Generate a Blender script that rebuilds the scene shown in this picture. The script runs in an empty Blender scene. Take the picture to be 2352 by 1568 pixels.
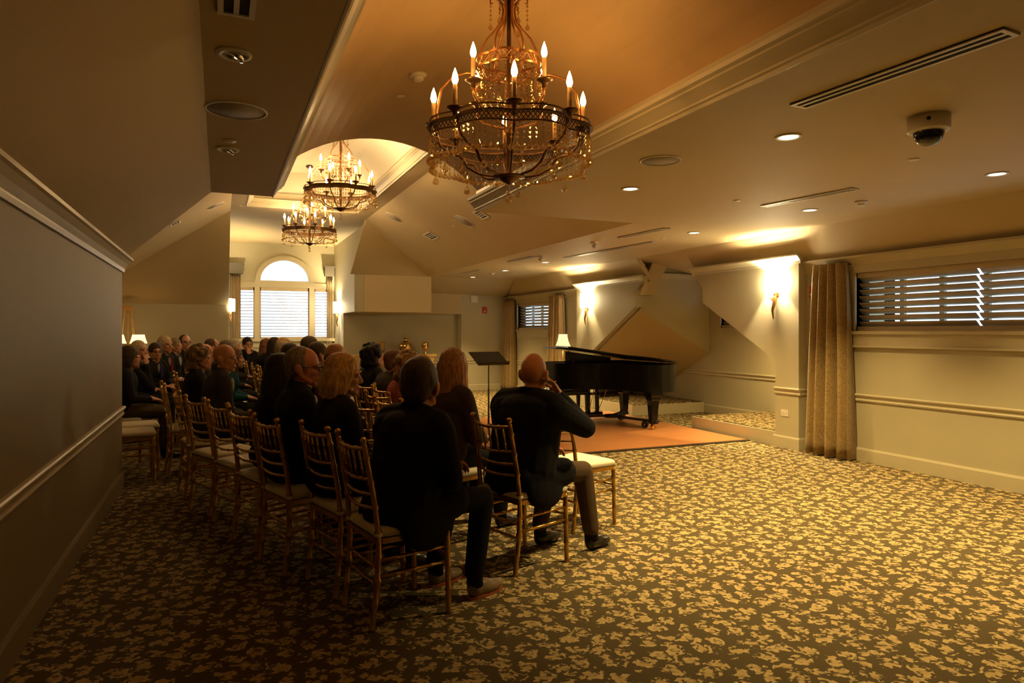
import bpy, bmesh, math, random
import numpy as np
from mathutils import Vector, Matrix
random.seed(7)
R = math.radians
S = bpy.context.scene
COL = S.collection
# ------------------------------------------------------------ camera
# room axes: +Y runs down the hall, +X to the stage side, camera at the origin, eye 1.45 m
FPX, CU, HV, EYE = 1568.0, 1176.0, 760.0, 1.45
TH = math.atan(671 / 1568.0)
sT, cT = math.sin(TH), math.cos(TH)
cam = bpy.data.cameras.new('camera')
cam.sensor_width = 36
cam.lens = 24
cam.shift_y = -24 / 2352
cam.clip_start = 0.05
camo = bpy.data.objects.new('camera', cam)
COL.objects.link(camo)
camo.location = (0, 0, EYE)
camo.rotation_euler = (R(90), 0, -TH)
S.camera = camo
# ------------------------------------------------------------ world, exposure
S.view_settings.view_transform = 'Standard'
S.view_settings.look = 'None'
S.view_settings.gamma = 1
S.view_settings.exposure = -0.12
S.view_settings.use_curve_mapping = False
W = bpy.data.worlds.new('overcast_sky')
S.world = W
W.use_nodes = True
wn = W.node_tree.nodes
wn['Background'].inputs[0].default_value = (0.72, 0.86, 1.0, 1)
wn['Background'].inputs[1].default_value = 2.6
try:
    cy = S.cycles
    cy.use_denoising = True
    cy.max_bounces = 10
    cy.diffuse_bounces = 3
    cy.glossy_bounces = 4
    cy.transparent_max_bounces = 24
    cy.transmission_bounces = 6
    cy.sample_clamp_indirect = 6.0
    cy.caustics_reflective = False
    cy.caustics_refractive = False
except Exception:
    pass
CHAND = (1.0, 0.51, 0.14)     # dimmed chandelier lamps
SCONCE = (1.0, 0.76, 0.40)
DOWN = (1.0, 0.69, 0.25)
P_BULB, P_FAR, P_SCONCE, P_DOWN = 100.0, 430.0, 230.0, 500.0

# ------------------------------------------------------------ pixel -> place helpers
def ray(u, v):
    a = (u - CU) / FPX
    return Vector((sT + a * cT, cT - a * sT, -(v - HV) / FPX))
def at_d(u, v, d):
    return ray(u, v) * d + Vector((0, 0, EYE))
def at_z(u, v, z):
    r = ray(u, v)
    return r * ((z - EYE) / r.z) + Vector((0, 0, EYE))
def at_x(u, v, x):
    r = ray(u, v)
    return r * (x / r.x) + Vector((0, 0, EYE))
def at_y(u, v, y):
    r = ray(u, v)
    return r * (y / r.y) + Vector((0, 0, EYE))

# ------------------------------------------------------------ materials
MATS = {}
def nodes_of(name):
    m = bpy.data.materials.new(name)
    m.use_nodes = True
    nt = m.node_tree
    return m, nt, nt.nodes['Principled BSDF']
def L(nt, a, b):
    nt.links.new(a, b)
def mat(name, col, rough=0.6, metal=0.0, spec=0.5, var=0.0, vscale=8.0, bump=0.0, bscale=60.0, sheen=0.0, coat=0.0, stretch=(1, 1, 1)):
    """plain procedural material: colour with a little noise variation and fine relief"""
    m, nt, p = nodes_of(name)
    p.inputs['Roughness'].default_value = rough
    p.inputs['Metallic'].default_value = metal
    p.inputs['Specular IOR Level'].default_value = spec
    if sheen:
        p.inputs['Sheen Weight'].default_value = sheen
    if coat:
        p.inputs['Coat Weight'].default_value = coat
        p.inputs['Coat Roughness'].default_value = 0.06
    tc = nt.nodes.new('ShaderNodeTexCoord')
    mp = nt.nodes.new('ShaderNodeMapping')
    mp.inputs['Scale'].default_value = stretch
    L(nt, tc.outputs['Object'], mp.inputs[0])
    n = nt.nodes.new('ShaderNodeTexNoise')
    n.inputs['Scale'].default_value = vscale
    n.inputs['Detail'].default_value = 4
    L(nt, mp.outputs[0], n.inputs['Vector'])
    cr = nt.nodes.new('ShaderNodeValToRGB')
    c = Vector(col)
    lo = [max(0, x * (1 - var)) for x in c]
    hi = [min(1, x * (1 + var)) for x in c]
    cr.color_ramp.elements[0].position = 0.3
    cr.color_ramp.elements[1].position = 0.7
    cr.color_ramp.elements[0].color = (*lo, 1)
    cr.color_ramp.elements[1].color = (*hi, 1)
    L(nt, n.outputs['Fac'], cr.inputs[0])
    L(nt, cr.outputs[0], p.inputs['Base Color'])
    if bump:
        n2 = nt.nodes.new('ShaderNodeTexNoise')
        n2.inputs['Scale'].default_value = bscale
        n2.inputs['Detail'].default_value = 3
        L(nt, mp.outputs[0], n2.inputs['Vector'])
        b = nt.nodes.new('ShaderNodeBump')
        b.inputs['Strength'].default_value = bump
        b.inputs['Distance'].default_value = 0.01
        L(nt, n2.outputs['Fac'], b.inputs['Height'])
        L(nt, b.outputs[0], p.inputs['Normal'])
    MATS[name] = m
    return m
def emit(name, col, strength):
    m = bpy.data.materials.new(name)
    m.use_nodes = True
    nt = m.node_tree
    nt.nodes.remove(nt.nodes['Principled BSDF'])
    e = nt.nodes.new('ShaderNodeEmission')
    e.inputs[0].default_value = (*col, 1)
    e.inputs[1].default_value = strength
    L(nt, e.outputs[0], nt.nodes['Material Output'].inputs[0])
    MATS[name] = m
    return m

mat('shaded_wall_paint', (0.235, 0.19, 0.125), 0.6, var=0.03, vscale=2, bump=0.05, bscale=220)  # darker copy of the wall paint: aisle shade put into the colour
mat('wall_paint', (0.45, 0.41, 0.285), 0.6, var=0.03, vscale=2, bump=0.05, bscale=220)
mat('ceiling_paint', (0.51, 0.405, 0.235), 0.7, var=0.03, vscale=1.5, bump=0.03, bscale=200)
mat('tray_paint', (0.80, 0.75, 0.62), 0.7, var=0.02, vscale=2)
mat('trim_paint', (0.49, 0.435, 0.305), 0.42, var=0.02, vscale=3)
mat('base_paint', (0.49, 0.44, 0.31), 0.4, var=0.02, vscale=3)
mat('shutter_paint', (0.50, 0.40, 0.26), 0.35, var=0.02)
# vault: bronze-tan faux finish, mottled
mat('vault_paint', (0.56, 0.38, 0.19), 0.5, var=0.16, vscale=1.6, stretch=(1, 0.35, 1))
mat('gold_wood', (0.50, 0.29, 0.075), 0.30, metal=0.9, var=0.12, vscale=14)
mat('cushion', (0.74, 0.68, 0.55), 0.8, var=0.03, bump=0.1, bscale=300)
mat('bronze', (0.16, 0.085, 0.035), 0.38, metal=0.85, var=0.2, vscale=20)
mat('copper', (0.45, 0.21, 0.07), 0.35, metal=0.85, var=0.2, vscale=20)
mat('candle_sleeve', (0.72, 0.47, 0.22), 0.5)
mat('lacquer', (0.004, 0.004, 0.004), 0.16, spec=0.22)
mat('black_satin', (0.012, 0.011, 0.01), 0.4)
mat('black_metal', (0.02, 0.018, 0.016), 0.45, metal=0.3)
mat('black_leather', (0.02, 0.017, 0.014), 0.35, bump=0.2, bscale=90)
mat('brass', (0.75, 0.5, 0.18), 0.25, metal=1.0)
mat('mercury_gold', (0.80, 0.55, 0.22), 0.16, metal=1.0, var=0.3, vscale=12)
mat('lamp_shade_linen', (0.85, 0.78, 0.62), 0.8)
mat('white_plastic', (0.72, 0.67, 0.58), 0.4)
mat('grille_grey', (0.36, 0.31, 0.25), 0.6, bump=0.3, bscale=500)
mat('dark_slot', (0.01, 0.01, 0.01), 0.7)
mat('red_plastic', (0.42, 0.025, 0.02), 0.35)
mat('dome_black', (0.01, 0.009, 0.008), 0.06, coat=0.5)
mat('chrome', (0.8, 0.78, 0.74), 0.15, metal=1.0)
mat('ivory', (0.75, 0.7, 0.6), 0.3)
mat('console_wood', (0.50, 0.31, 0.10), 0.3, var=0.15, vscale=6, stretch=(0.3, 4, 4))
mat('horn', (0.30, 0.16, 0.05), 0.35, metal=0.6, var=0.3, vscale=18)
mat('dark_taupe', (0.13, 0.115, 0.085), 0.7, var=0.05)
mat('dance_floor', (0.47, 0.20, 0.08), 0.28, var=0.14, vscale=5, stretch=(0.4, 5, 1))
mat('dark_edge', (0.03, 0.025, 0.02), 0.5)

def glass_mat():
    m = bpy.data.materials.new('window_glass')
    m.use_nodes = True
    nt = m.node_tree
    nt.nodes.remove(nt.nodes['Principled BSDF'])
    t = nt.nodes.new('ShaderNodeBsdfTransparent')
    t.inputs[0].default_value = (0.93, 0.96, 0.97, 1)
    g = nt.nodes.new('ShaderNodeBsdfGlossy')
    g.inputs['Roughness'].default_value = 0.02
    mx = nt.nodes.new('ShaderNodeMixShader')
    mx.inputs[0].default_value = 0.06
    L(nt, t.outputs[0], mx.inputs[1]); L(nt, g.outputs[0], mx.inputs[2])
    L(nt, mx.outputs[0], nt.nodes['Material Output'].inputs[0])
    MATS['window_glass'] = m
glass_mat()
def crystal_mat(name, tint, fac):
    m = bpy.data.materials.new(name)
    m.use_nodes = True
    nt = m.node_tree
    nt.nodes.remove(nt.nodes['Principled BSDF'])
    t = nt.nodes.new('ShaderNodeBsdfTransparent')
    t.inputs[0].default_value = (*tint, 1)
    g = nt.nodes.new('ShaderNodeBsdfGlossy')
    g.inputs[0].default_value = (1, 0.9, 0.72, 1)
    g.inputs['Roughness'].default_value = 0.05
    mx = nt.nodes.new('ShaderNodeMixShader')
    mx.inputs[0].default_value = fac
    L(nt, t.outputs[0], mx.inputs[1]); L(nt, g.outputs[0], mx.inputs[2])
    gl = nt.nodes.new('ShaderNodeBsdfGlass')
    gl.inputs['Color'].default_value = (1.0, 0.86, 0.62, 1); gl.inputs['Roughness'].default_value = 0.02; gl.inputs['IOR'].default_value = 1.6
    m2 = nt.nodes.new('ShaderNodeMixShader'); m2.inputs[0].default_value = 0.22
    L(nt, mx.outputs[0], m2.inputs[1]); L(nt, gl.outputs[0], m2.inputs[2])
    L(nt, m2.outputs[0], nt.nodes['Material Output'].inputs[0])
    MATS[name] = m
crystal_mat('crystal', (0.985, 0.90, 0.72), 0.30)
crystal_mat('hurricane_glass', (0.95, 0.85, 0.6), 0.2)

emit('bulb', CHAND, P_BULB)
emit('bright_bulb', (1.0, 0.64, 0.28), P_FAR)
emit('sconce_glow', (1.0, 0.79, 0.44), 75.0)
emit('downlight_glow', (1.0, 0.90, 0.66), 9.0)
emit('shade_glow', (1.0, 0.72, 0.36), 1.5)
emit('far_shade_glow', (1.0, 0.62, 0.24), 3.2)
emit('reflection_glow', (1.0, 0.8, 0.5), 1.3)
emit('red_led', (1, 0.02, 0.01), 3)

def carpet():
    """two-tone floral scroll carpet: a repeating tile of leaf blobs and scroll arcs"""
    m, nt, p = nodes_of('carpet')
    p.inputs['Roughness'].default_value = 0.95
    p.inputs['Specular IOR Level'].default_value = 0.1
    N = nt.nodes.new
    geo = N('ShaderNodeNewGeometry')
    rot = N('ShaderNodeMapping')
    T = 0.46
    rot.inputs['Rotation'].default_value = (0, 0, R(8))
    rot.inputs['Scale'].default_value = (1 / T, 1 / T, 0)
    L(nt, geo.outputs['Position'], rot.inputs[0])
    nz = N('ShaderNodeTexNoise'); nz.inputs['Scale'].default_value = 15; nz.inputs['Detail'].default_value = 2
    L(nt, rot.outputs[0], nz.inputs['Vector'])
    sub = N('ShaderNodeVectorMath'); sub.operation = 'SUBTRACT'; sub.inputs[1].default_value = (.5, .5, .5)
    L(nt, nz.outputs['Color'], sub.inputs[0])
    sc = N('ShaderNodeVectorMath'); sc.operation = 'SCALE'; sc.inputs['Scale'].default_value = 0.085
    L(nt, sub.outputs[0], sc.inputs[0])
    pos = N('ShaderNodeVectorMath'); pos.operation = 'ADD'
    L(nt, rot.outputs[0], pos.inputs[0]); L(nt, sc.outputs[0], pos.inputs[1])
    rnd = random.Random(5)
    acc = None
    def cell(cx, cy):
        a = N('ShaderNodeVectorMath'); a.operation = 'SUBTRACT'; a.inputs[1].default_value = (cx - .5, cy - .5, 0)
        L(nt, pos.outputs[0], a.inputs[0])
        f = N('ShaderNodeVectorMath'); f.operation = 'FRACTION'; L(nt, a.outputs[0], f.inputs[0])
        b = N('ShaderNodeVectorMath'); b.operation = 'SUBTRACT'; b.inputs[1].default_value = (.5, .5, 0)
        L(nt, f.outputs[0], b.inputs[0])
        return b
    def smax(x):
        nonlocal acc
        if acc is None:
            acc = x
        else:
            mm = N('ShaderNodeMath'); mm.operation = 'MAXIMUM'
            L(nt, acc, mm.inputs[0]); L(nt, x, mm.inputs[1]); acc = mm.outputs[0]
    def blob(cx, cy, rx, ry, ang):
        b = cell(cx, cy)
        mp = N('ShaderNodeMapping'); mp.vector_type = 'TEXTURE'
        mp.inputs['Rotation'].default_value = (0, 0, R(ang)); mp.inputs['Scale'].default_value = (rx, ry, 1)
        L(nt, b.outputs[0], mp.inputs[0])
        ln = N('ShaderNodeVectorMath'); ln.operation = 'LENGTH'; L(nt, mp.outputs[0], ln.inputs[0])
        s = N('ShaderNodeMath'); s.operation = 'SUBTRACT'; s.inputs[0].default_value = 1.0; L(nt, ln.outputs['Value'], s.inputs[1])
        smax(s.outputs[0])
    def arc(cx, cy, r, w, ang):
        b = cell(cx, cy)
        ln = N('ShaderNodeVectorMath'); ln.operation = 'LENGTH'; L(nt, b.outputs[0], ln.inputs[0])
        d = N('ShaderNodeMath'); d.operation = 'SUBTRACT'; d.inputs[1].default_value = r; L(nt, ln.outputs['Value'], d.inputs[0])
        a = N('ShaderNodeMath'); a.operation = 'ABSOLUTE'; L(nt, d.outputs[0], a.inputs[0])
        q = N('ShaderNodeMath'); q.operation = 'MULTIPLY_ADD'; q.inputs[1].default_value = -1 / w; q.inputs[2].default_value = 1
        L(nt, a.outputs[0], q.inputs[0])
        dt = N('ShaderNodeVectorMath'); dt.operation = 'DOT_PRODUCT'; dt.inputs[1].default_value = (math.cos(R(ang)), math.sin(R(ang)), 0)
        L(nt, b.outputs[0], dt.inputs[0])
        g = N('ShaderNodeMath'); g.operation = 'MULTIPLY_ADD'; g.inputs[1].default_value = 14; g.inputs[2].default_value = 0.3
        L(nt, dt.outputs['Value'], g.inputs[0])
        mn = N('ShaderNodeMath'); mn.operation = 'MINIMUM'; L(nt, q.outputs[0], mn.inputs[0]); L(nt, g.outputs[0], mn.inputs[1])
        smax(mn.outputs[0])
    for gx in range(4):
        for gy in range(4):
            fx = (gx + .5 + rnd.uniform(-.2, .2)) / 4; fy = (gy + .5 * (gx % 2) + rnd.uniform(-.2, .2)) / 4
            an = rnd.uniform(0, 180); k = rnd.uniform(.85, 1.15)
            blob(fx, fy, .098 * k, .072 * k, an)
            if (gx + gy) % 2:
                blob(fx + .085 * math.cos(R(an + 70)), fy + .085 * math.sin(R(an + 70)), .062, .036, an + 20)
            else:
                blob(fx + .10 * math.cos(R(an)), fy + .10 * math.sin(R(an)), .05, .04, an + 60)
    for q in range(9):
        arc(rnd.random(), rnd.random(), rnd.uniform(.06, .11), .013, rnd.uniform(0, 360))
    cr = N('ShaderNodeValToRGB')
    cr.color_ramp.elements[0].position = 0.0; cr.color_ramp.elements[0].color = (0.098, 0.075, 0.040, 1)
    cr.color_ramp.elements[1].position = 0.22; cr.color_ramp.elements[1].color = (0.54, 0.415, 0.215, 1)
    e = cr.color_ramp.elements.new(0.75); e.color = (0.46, 0.335, 0.16, 1)
    ad = N('ShaderNodeMath'); ad.operation = 'ADD'; ad.inputs[1].default_value = 0.17
    L(nt, acc, ad.inputs[0]); L(nt, ad.outputs[0], cr.inputs[0])
    n3 = N('ShaderNodeTexNoise'); n3.inputs['Scale'].default_value = 260
    L(nt, geo.outputs['Position'], n3.inputs['Vector'])
    mx = N('ShaderNodeMix'); mx.data_type = 'RGBA'; mx.blend_type = 'MULTIPLY'; mx.inputs[0].default_value = 0.35
    L(nt, cr.outputs[0], mx.inputs[6])
    c2 = N('ShaderNodeValToRGB'); c2.color_ramp.elements[0].color = (.55, .55, .55, 1); L(nt, n3.outputs['Fac'], c2.inputs[0])
    L(nt, c2.outputs[0], mx.inputs[7])
    L(nt, mx.outputs[2], p.inputs['Base Color'])
    bp = N('ShaderNodeBump'); bp.inputs['Strength'].default_value = 0.35; bp.inputs['Distance'].default_value = 0.006
    L(nt, n3.outputs['Fac'], bp.inputs['Height']); L(nt, bp.outputs[0], p.inputs['Normal'])
    MATS['carpet'] = m
carpet()
def damask():
    m, nt, p = nodes_of('damask')
    p.inputs['Roughness'].default_value = 0.5
    p.inputs['Sheen Weight'].default_value = 0.3
    N = nt.nodes.new
    tc = N('ShaderNodeTexCoord')
    mp = N('ShaderNodeMapping'); mp.inputs['Scale'].default_value = (6, 6, 4)
    L(nt, tc.outputs['Object'], mp.inputs[0])
    n = N('ShaderNodeTexNoise'); n.inputs['Scale'].default_value = 1.5; n.inputs['Detail'].default_value = 1.5; n.inputs['Distortion'].default_value = 1.5
    L(nt, mp.outputs[0], n.inputs['Vector'])
    w = N('ShaderNodeMath'); w.operation = 'PINGPONG'; w.inputs[1].default_value = 0.06
    L(nt, n.outputs['Fac'], w.inputs[0])
    cr = N('ShaderNodeValToRGB')
    cr.color_ramp.elements[0].position = .012; cr.color_ramp.elements[0].color = (0.25, 0.165, 0.065, 1)
    cr.color_ramp.elements[1].position = .03; cr.color_ramp.elements[1].color = (0.35, 0.24, 0.10, 1)
    L(nt, w.outputs[0], cr.inputs[0]); L(nt, cr.outputs[0], p.inputs['Base Color'])
    b = N('ShaderNodeBump'); b.inputs['Strength'].default_value = .3; b.inputs['Distance'].default_value = .01
    L(nt, w.outputs[0], b.inputs['Height']); L(nt, b.outputs[0], p.inputs['Normal'])
    MATS['damask'] = m
damask()

# ------------------------------------------------------------ mesh builder
class MB:
    def __init__(s):
        s.V = []; s.F = []
    def add(s, V, F):
        o = len(s.V)
        s.V += [tuple(v) for v in V]
        s.F += [tuple(i + o for i in f) for f in F]
        return s
    def box(s, x0, x1, y0, y1, z0, z1, M=None):
        x0, x1 = min(x0, x1), max(x0, x1); y0, y1 = min(y0, y1), max(y0, y1); z0, z1 = min(z0, z1), max(z0, z1)
        V = [Vector(q) for q in ((x0, y0, z0), (x1, y0, z0), (x1, y1, z0), (x0, y1, z0), (x0, y0, z1), (x1, y0, z1), (x1, y1, z1), (x0, y1, z1))]
        if M: V = [M @ v for v in V]
        return s.add(V, [(3, 2, 1, 0), (4, 5, 6, 7), (0, 1, 5, 4), (1, 2, 6, 5), (2, 3, 7, 6), (3, 0, 4, 7)])
    def quad(s, *pts):
        return s.add(pts, [tuple(range(len(pts)))])
    def prism(s, poly, plane, lo, hi):
        """poly: 2-d points; plane 'xz' extrudes in y, 'yz' in x, 'xy' in z"""
        def P(a, b, c):
            return {'xz': (a, c, b), 'yz': (c, a, b), 'xy': (a, b, c)}[plane]
        n = len(poly)
        V = [P(a, b, lo) for a, b in poly] + [P(a, b, hi) for a, b in poly]
        F = [tuple(range(n)), tuple(range(2 * n - 1, n - 1, -1))]
        F += [(i, i + n, (i + 1) % n + n, (i + 1) % n) for i in range(n)]
        return s.add(V, F)
    def tube(s, pts, r, seg=8, caps=True):
        pts = [Vector(p) for p in pts]
        n = len(pts)
        rs = r if isinstance(r, (list, tuple)) else [r] * n
        V = []; F = []
        up = None
        for i, p in enumerate(pts):
            t = (pts[min(i + 1, n - 1)] - pts[max(i - 1, 0)])
            t = t.normalized() if t.length > 1e-9 else Vector((0, 0, 1))
            if up is None:
                up = Vector((0, 0, 1)) if abs(t.z) < .9 else Vector((1, 0, 0))
            a = t.cross(up)
            if a.length < 1e-6: a = t.orthogonal()
            a.normalize(); b = t.cross(a).normalized(); up = -b if False else up
            for k in range(seg):
                an = 2 * math.pi * k / seg
                V.append(p + (a * math.cos(an) + b * math.sin(an)) * rs[i])
        for i in range(n - 1):
            for k in range(seg):
                F.append((i * seg + k, i * seg + (k + 1) % seg, (i + 1) * seg + (k + 1) % seg, (i + 1) * seg + k))
        if caps:
            F.append(tuple(range(seg - 1, -1, -1))); F.append(tuple((n - 1) * seg + k for k in range(seg)))
        return s.add(V, F)
    def lathe(s, prof, c=(0, 0, 0), seg=16, M=None, a0=0, a1=360):
        full = abs(a1 - a0) >= 360
        m = seg if full else seg + 1
        V = []; F = []
        for r, z in prof:
            for k in range(m):
                an = R(a0 + (a1 - a0) * k / seg)
                v = Vector((r * math.cos(an), r * math.sin(an), z))
                if M: v = M @ v
                V.append(v + Vector(c))
        for i in range(len(prof) - 1):
            for k in range(seg):
                k2 = (k + 1) % m
                F.append((i * m + k, i * m + k2, (i + 1) * m + k2, (i + 1) * m + k))
        return s.add(V, F)
    def ell(s, c, r, M=None, seg=14, rings=9):
        V = []; F = []
        for i in range(rings + 1):
            ph = math.pi * i / rings
            for k in range(seg):
                an = 2 * math.pi * k / seg
                v = Vector((r[0] * math.sin(ph) * math.cos(an), r[1] * math.sin(ph) * math.sin(an), r[2] * math.cos(ph)))
                if M: v = M @ v
                V.append(v + Vector(c))
        for i in range(rings):
            for k in range(seg):
                F.append((i * seg + k, (i + 1) * seg + k, (i + 1) * seg + (k + 1) % seg, i * seg + (k + 1) % seg))
        return s.add(V, F)
    def cap(s, p0, r0, p1, r1, seg=12):
        """tapered capsule"""
        p0, p1 = Vector(p0), Vector(p1)
        t = (p1 - p0); ln = t.length
        t = t / ln if ln > 1e-9 else Vector((0, 0, 1))
        a = t.orthogonal().normalized(); b = t.cross(a)
        rows = []
        for i in range(4):
            ph = math.pi / 2 * i / 3.0
            rows.append((p0 - t * r0 * math.cos(ph), max(r0 * math.sin(ph), 1e-4)))
        for i in range(4):
            ph = math.pi / 2 * (3 - i) / 3.0
            rows.append((p1 + t * r1 * math.cos(ph), max(r1 * math.sin(ph), 1e-4)))
        V = []; F = []
        for c, r in rows:
            for k in range(seg):
                an = 2 * math.pi * k / seg
                V.append(c + (a * math.cos(an) + b * math.sin(an)) * r)
        n = len(rows)
        for i in range(n - 1):
            for k in range(seg):
                F.append((i * seg + k, i * seg + (k + 1) % seg, (i + 1) * seg + (k + 1) % seg, (i + 1) * seg + k))
        F.append(tuple(range(seg - 1, -1, -1))); F.append(tuple((n - 1) * seg + k for k in range(seg)))
        return s.add(V, F)
    def mesh(s, name, m, smooth=False, fix=True):
        me = bpy.data.meshes.new(name)
        me.from_pydata(s.V, [], s.F)
        if fix:
            bm = bmesh.new(); bm.from_mesh(me)
            bmesh.ops.remove_doubles(bm, verts=bm.verts, dist=1e-6)
            bmesh.ops.recalc_face_normals(bm, faces=bm.faces)
            bm.to_mesh(me); bm.free()
        if smooth:
            me.polygons.foreach_set('use_smooth', [True] * len(me.polygons))
        if m: me.materials.append(MATS[m] if isinstance(m, str) else m)
        me.update()
        return me
    def build(s, name, m, parent=None, smooth=False, fix=True):
        return put(name, s.mesh(name, m, smooth, fix), parent)
def put(name, me, parent=None, loc=None, rot=None, M=None):
    o = bpy.data.objects.new(name, me)
    COL.objects.link(o)
    if parent: o.parent = parent
    if loc is not None: o.location = loc
    if rot is not None: o.rotation_euler = rot
    if M is not None: o.matrix_local = M
    return o
def tag(o, label=None, cat=None, group=None, kind=None):
    if label: o['label'] = label
    if cat: o['category'] = cat
    if group: o['group'] = group
    if kind: o['kind'] = kind
    return o
def thing(name, label, cat, loc=(0, 0, 0), rz=0, group=None, M=None):
    o = bpy.data.objects.new(name, None)
    COL.objects.link(o)
    o.empty_display_size = .1
    o.location = loc; o.rotation_euler = (0, 0, rz)
    if M is not None: o.matrix_world = M
    return tag(o, label, cat, group)
def struct(name, mb, m, label, smooth=False):
    return tag(mb.build(name, m, None, smooth), label, None, None, 'structure')
def copy_tree(o, parent=None):
    c = o.copy(); COL.objects.link(c); c.parent = parent
    for ch in o.children:
        copy_tree(ch, c)
    return c
def frame(x, y, z, origin):
    M = Matrix.Identity(4)
    for i, a in enumerate((x, y, z)):
        for k in range(3): M[k][i] = a[k]
    for k in range(3): M[k][3] = origin[k]
    return M
# ============================================================ the room shell
ZC, ZF, ZT = 2.65, 3.55, 4.75       # flat ceiling, far flat ceiling, added sky-blocking slab
YB, YN = -2.5, 6.45                 # wall behind, end of the near bay
XL, XR, XP, XK = -0.84, 6.58, 6.45, 8.0
X0, VH = 1.41, 0.98                 # vault axis and half width
struct('floor', MB().box(-2.6, 8.3, YB - .2, 17.7, -.1, 0), 'carpet', 'gold and brown floral scroll patterned carpet covering the hall floor')
struct('ceiling_sky_block', MB().box(-2.6, 8.3, YB - .2, 17.8, ZT, ZT + .1), 'ceiling_paint', 'unseen slab added above the attic ceilings to block sky light')  # added out of view, stops sky light leaking through ceiling gaps

def rail_profile(h=0.75):
    return [(0, h - .085), (.012, h - .085), (.018, h - .07), (.012, h - .058), (.012, h - .04), (.022, h - .032), (.03, h - .018), (.03, h - .008), (.022, h), (0, h)]
def base_profile(h=0.15):
    return [(0, 0), (.018, 0), (.018, h - .02), (.010, h), (0, h)]
def crown_profile(z, s=1.0):
    # distance from wall, height (top at z)
    return [(0, z - .13 * s), (.015 * s, z - .13 * s), (.02 * s, z - .105 * s), (.02 * s, z - .095 * s), (.045 * s, z - .06 * s), (.075 * s, z - .03 * s), (.09 * s, z - .022 * s), (.09 * s, z), (0, z)]
def run_y(prof, x, side, y0, y1):      # along y on a wall at x; side +1 = room towards +x
    return MB().prism([(x + side * a, z) for a, z in prof], 'xz', y0, y1)
def run_x(prof, y, side, x0, x1):
    return MB().prism([(y + side * a, z) for a, z in prof], 'yz', x0, x1)
TR = [0]
def trim(mb, label, m='trim_paint'):
    TR[0] += 1
    return struct('trim_%d' % TR[0], mb, m, label)

# --- left wall beside the camera
struct('wall_left', MB().box(XL - .26, XL, YB, 7.3, 0, 2.11), 'shaded_wall_paint', 'taupe wall with shade put into its colour standing close on the aisle with white mouldings')
struct('wall_left_outer', MB().box(-2.4, XL - .26, YB, 7.3, 0, ZT), 'wall_paint', 'solid core behind the taupe aisle wall')
trim(run_y(crown_profile(2.13, 1.0), XL, 1, YB, 7.34), 'stepped crown moulding along the top of the dark aisle wall')
trim(run_y(rail_profile(), XL, 1, YB, 7.32), 'chair rail moulding along the dark aisle wall')
struct('baseboard_left', run_y(base_profile(), XL, 1, YB, 7.3), 'shaded_wall_paint', 'baseboard with shade put into its colour along the aisle wall')
# --- wall behind the camera
struct('wall_back', MB().box(-2.6, 8.3, YB - .2, YB, 0, ZT), 'wall_paint', 'taupe end wall of the hall opposite the arched window')
# --- far left wall and end walls
struct('wall_far_left', MB().box(-2.6, -2.2, 7.3, 16.0, 0, ZT), 'wall_paint', 'taupe knee wall beyond the aisle wall')
struct('wall_end_left', MB().box(-2.6, -.03, 15.8, 16.0, 0, ZT), 'wall_paint', 'taupe end wall under the sloped ceiling beside the window bay')
cl = [(17.6, 0), (15.81, 0), (15.81, 2.06), (13.0, ZF), (17.6, ZF)]
struct('wall_bay_left', MB().prism(cl, 'yz', -.03, .17), 'wall_paint', 'cheek wall of the window bay on the curtain and lamp corner side')
cr_ = [(17.6, 0), (16.0, 0), (16.0, 1.86), (14.60, 1.86), (14.60, ZC + .03), (13.0, ZF), (17.6, ZF)]
struct('wall_bay_right', MB().prism(cr_, 'yz', 2.62, 2.82), 'wall_paint', 'cheek wall of the window bay on the console table side')
struct('wall_niche', MB().box(2.82, 6.78, 16.0, 16.2, 0, ZT), 'wall_paint', 'taupe wall behind the console table')
struct('wall_end_right', MB().box(5.38, XR - .001, 15.7, 15.99, 0, ZT), 'wall_paint', 'taupe end wall with the red fire alarm')
struct('wall_fascia', MB().box(2.82, 4.24, 14.575, 14.64, 1.90, ZC).box(4.3, 5.38, 15.7, 15.76, 1.90, 2.40).box(4.24, 4.3, 14.575, 15.76, 1.90, ZC), 'ceiling_paint', 'tan dropped fascia above the console table niche')
struct('ceiling_niche', MB().box(2.82, 4.3, 14.575, 16.0, 1.86, 1.90).box(4.3, 5.38, 15.7, 16.0, 1.86, 1.90), 'ceiling_paint', 'underside of the fascia over the console niche')
struct('baseboard_end', MB().add(run_x(base_profile(), 16.0, -1, 2.82, 5.38).V, run_x(base_profile(), 16.0, -1, 2.82, 5.38).F).add(run_x(base_profile(), 15.7, -1, 5.38, XR).V, run_x(base_profile(), 15.7, -1, 5.38, XR).F), 'base_paint', 'painted baseboard along the far end walls')
trim(run_x(rail_profile(), 15.7, -1, 5.36, XR), 'chair rail on the end wall behind the music stand')
trim(run_x(rail_profile(), 16.0, -1, 2.82, 5.38), 'chair rail on the niche wall behind the console table')
trim(run_x(crown_profile(2.42, .8), 15.7, -1, 5.36, XR), 'crown moulding on the end wall above the fire alarm')

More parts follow.
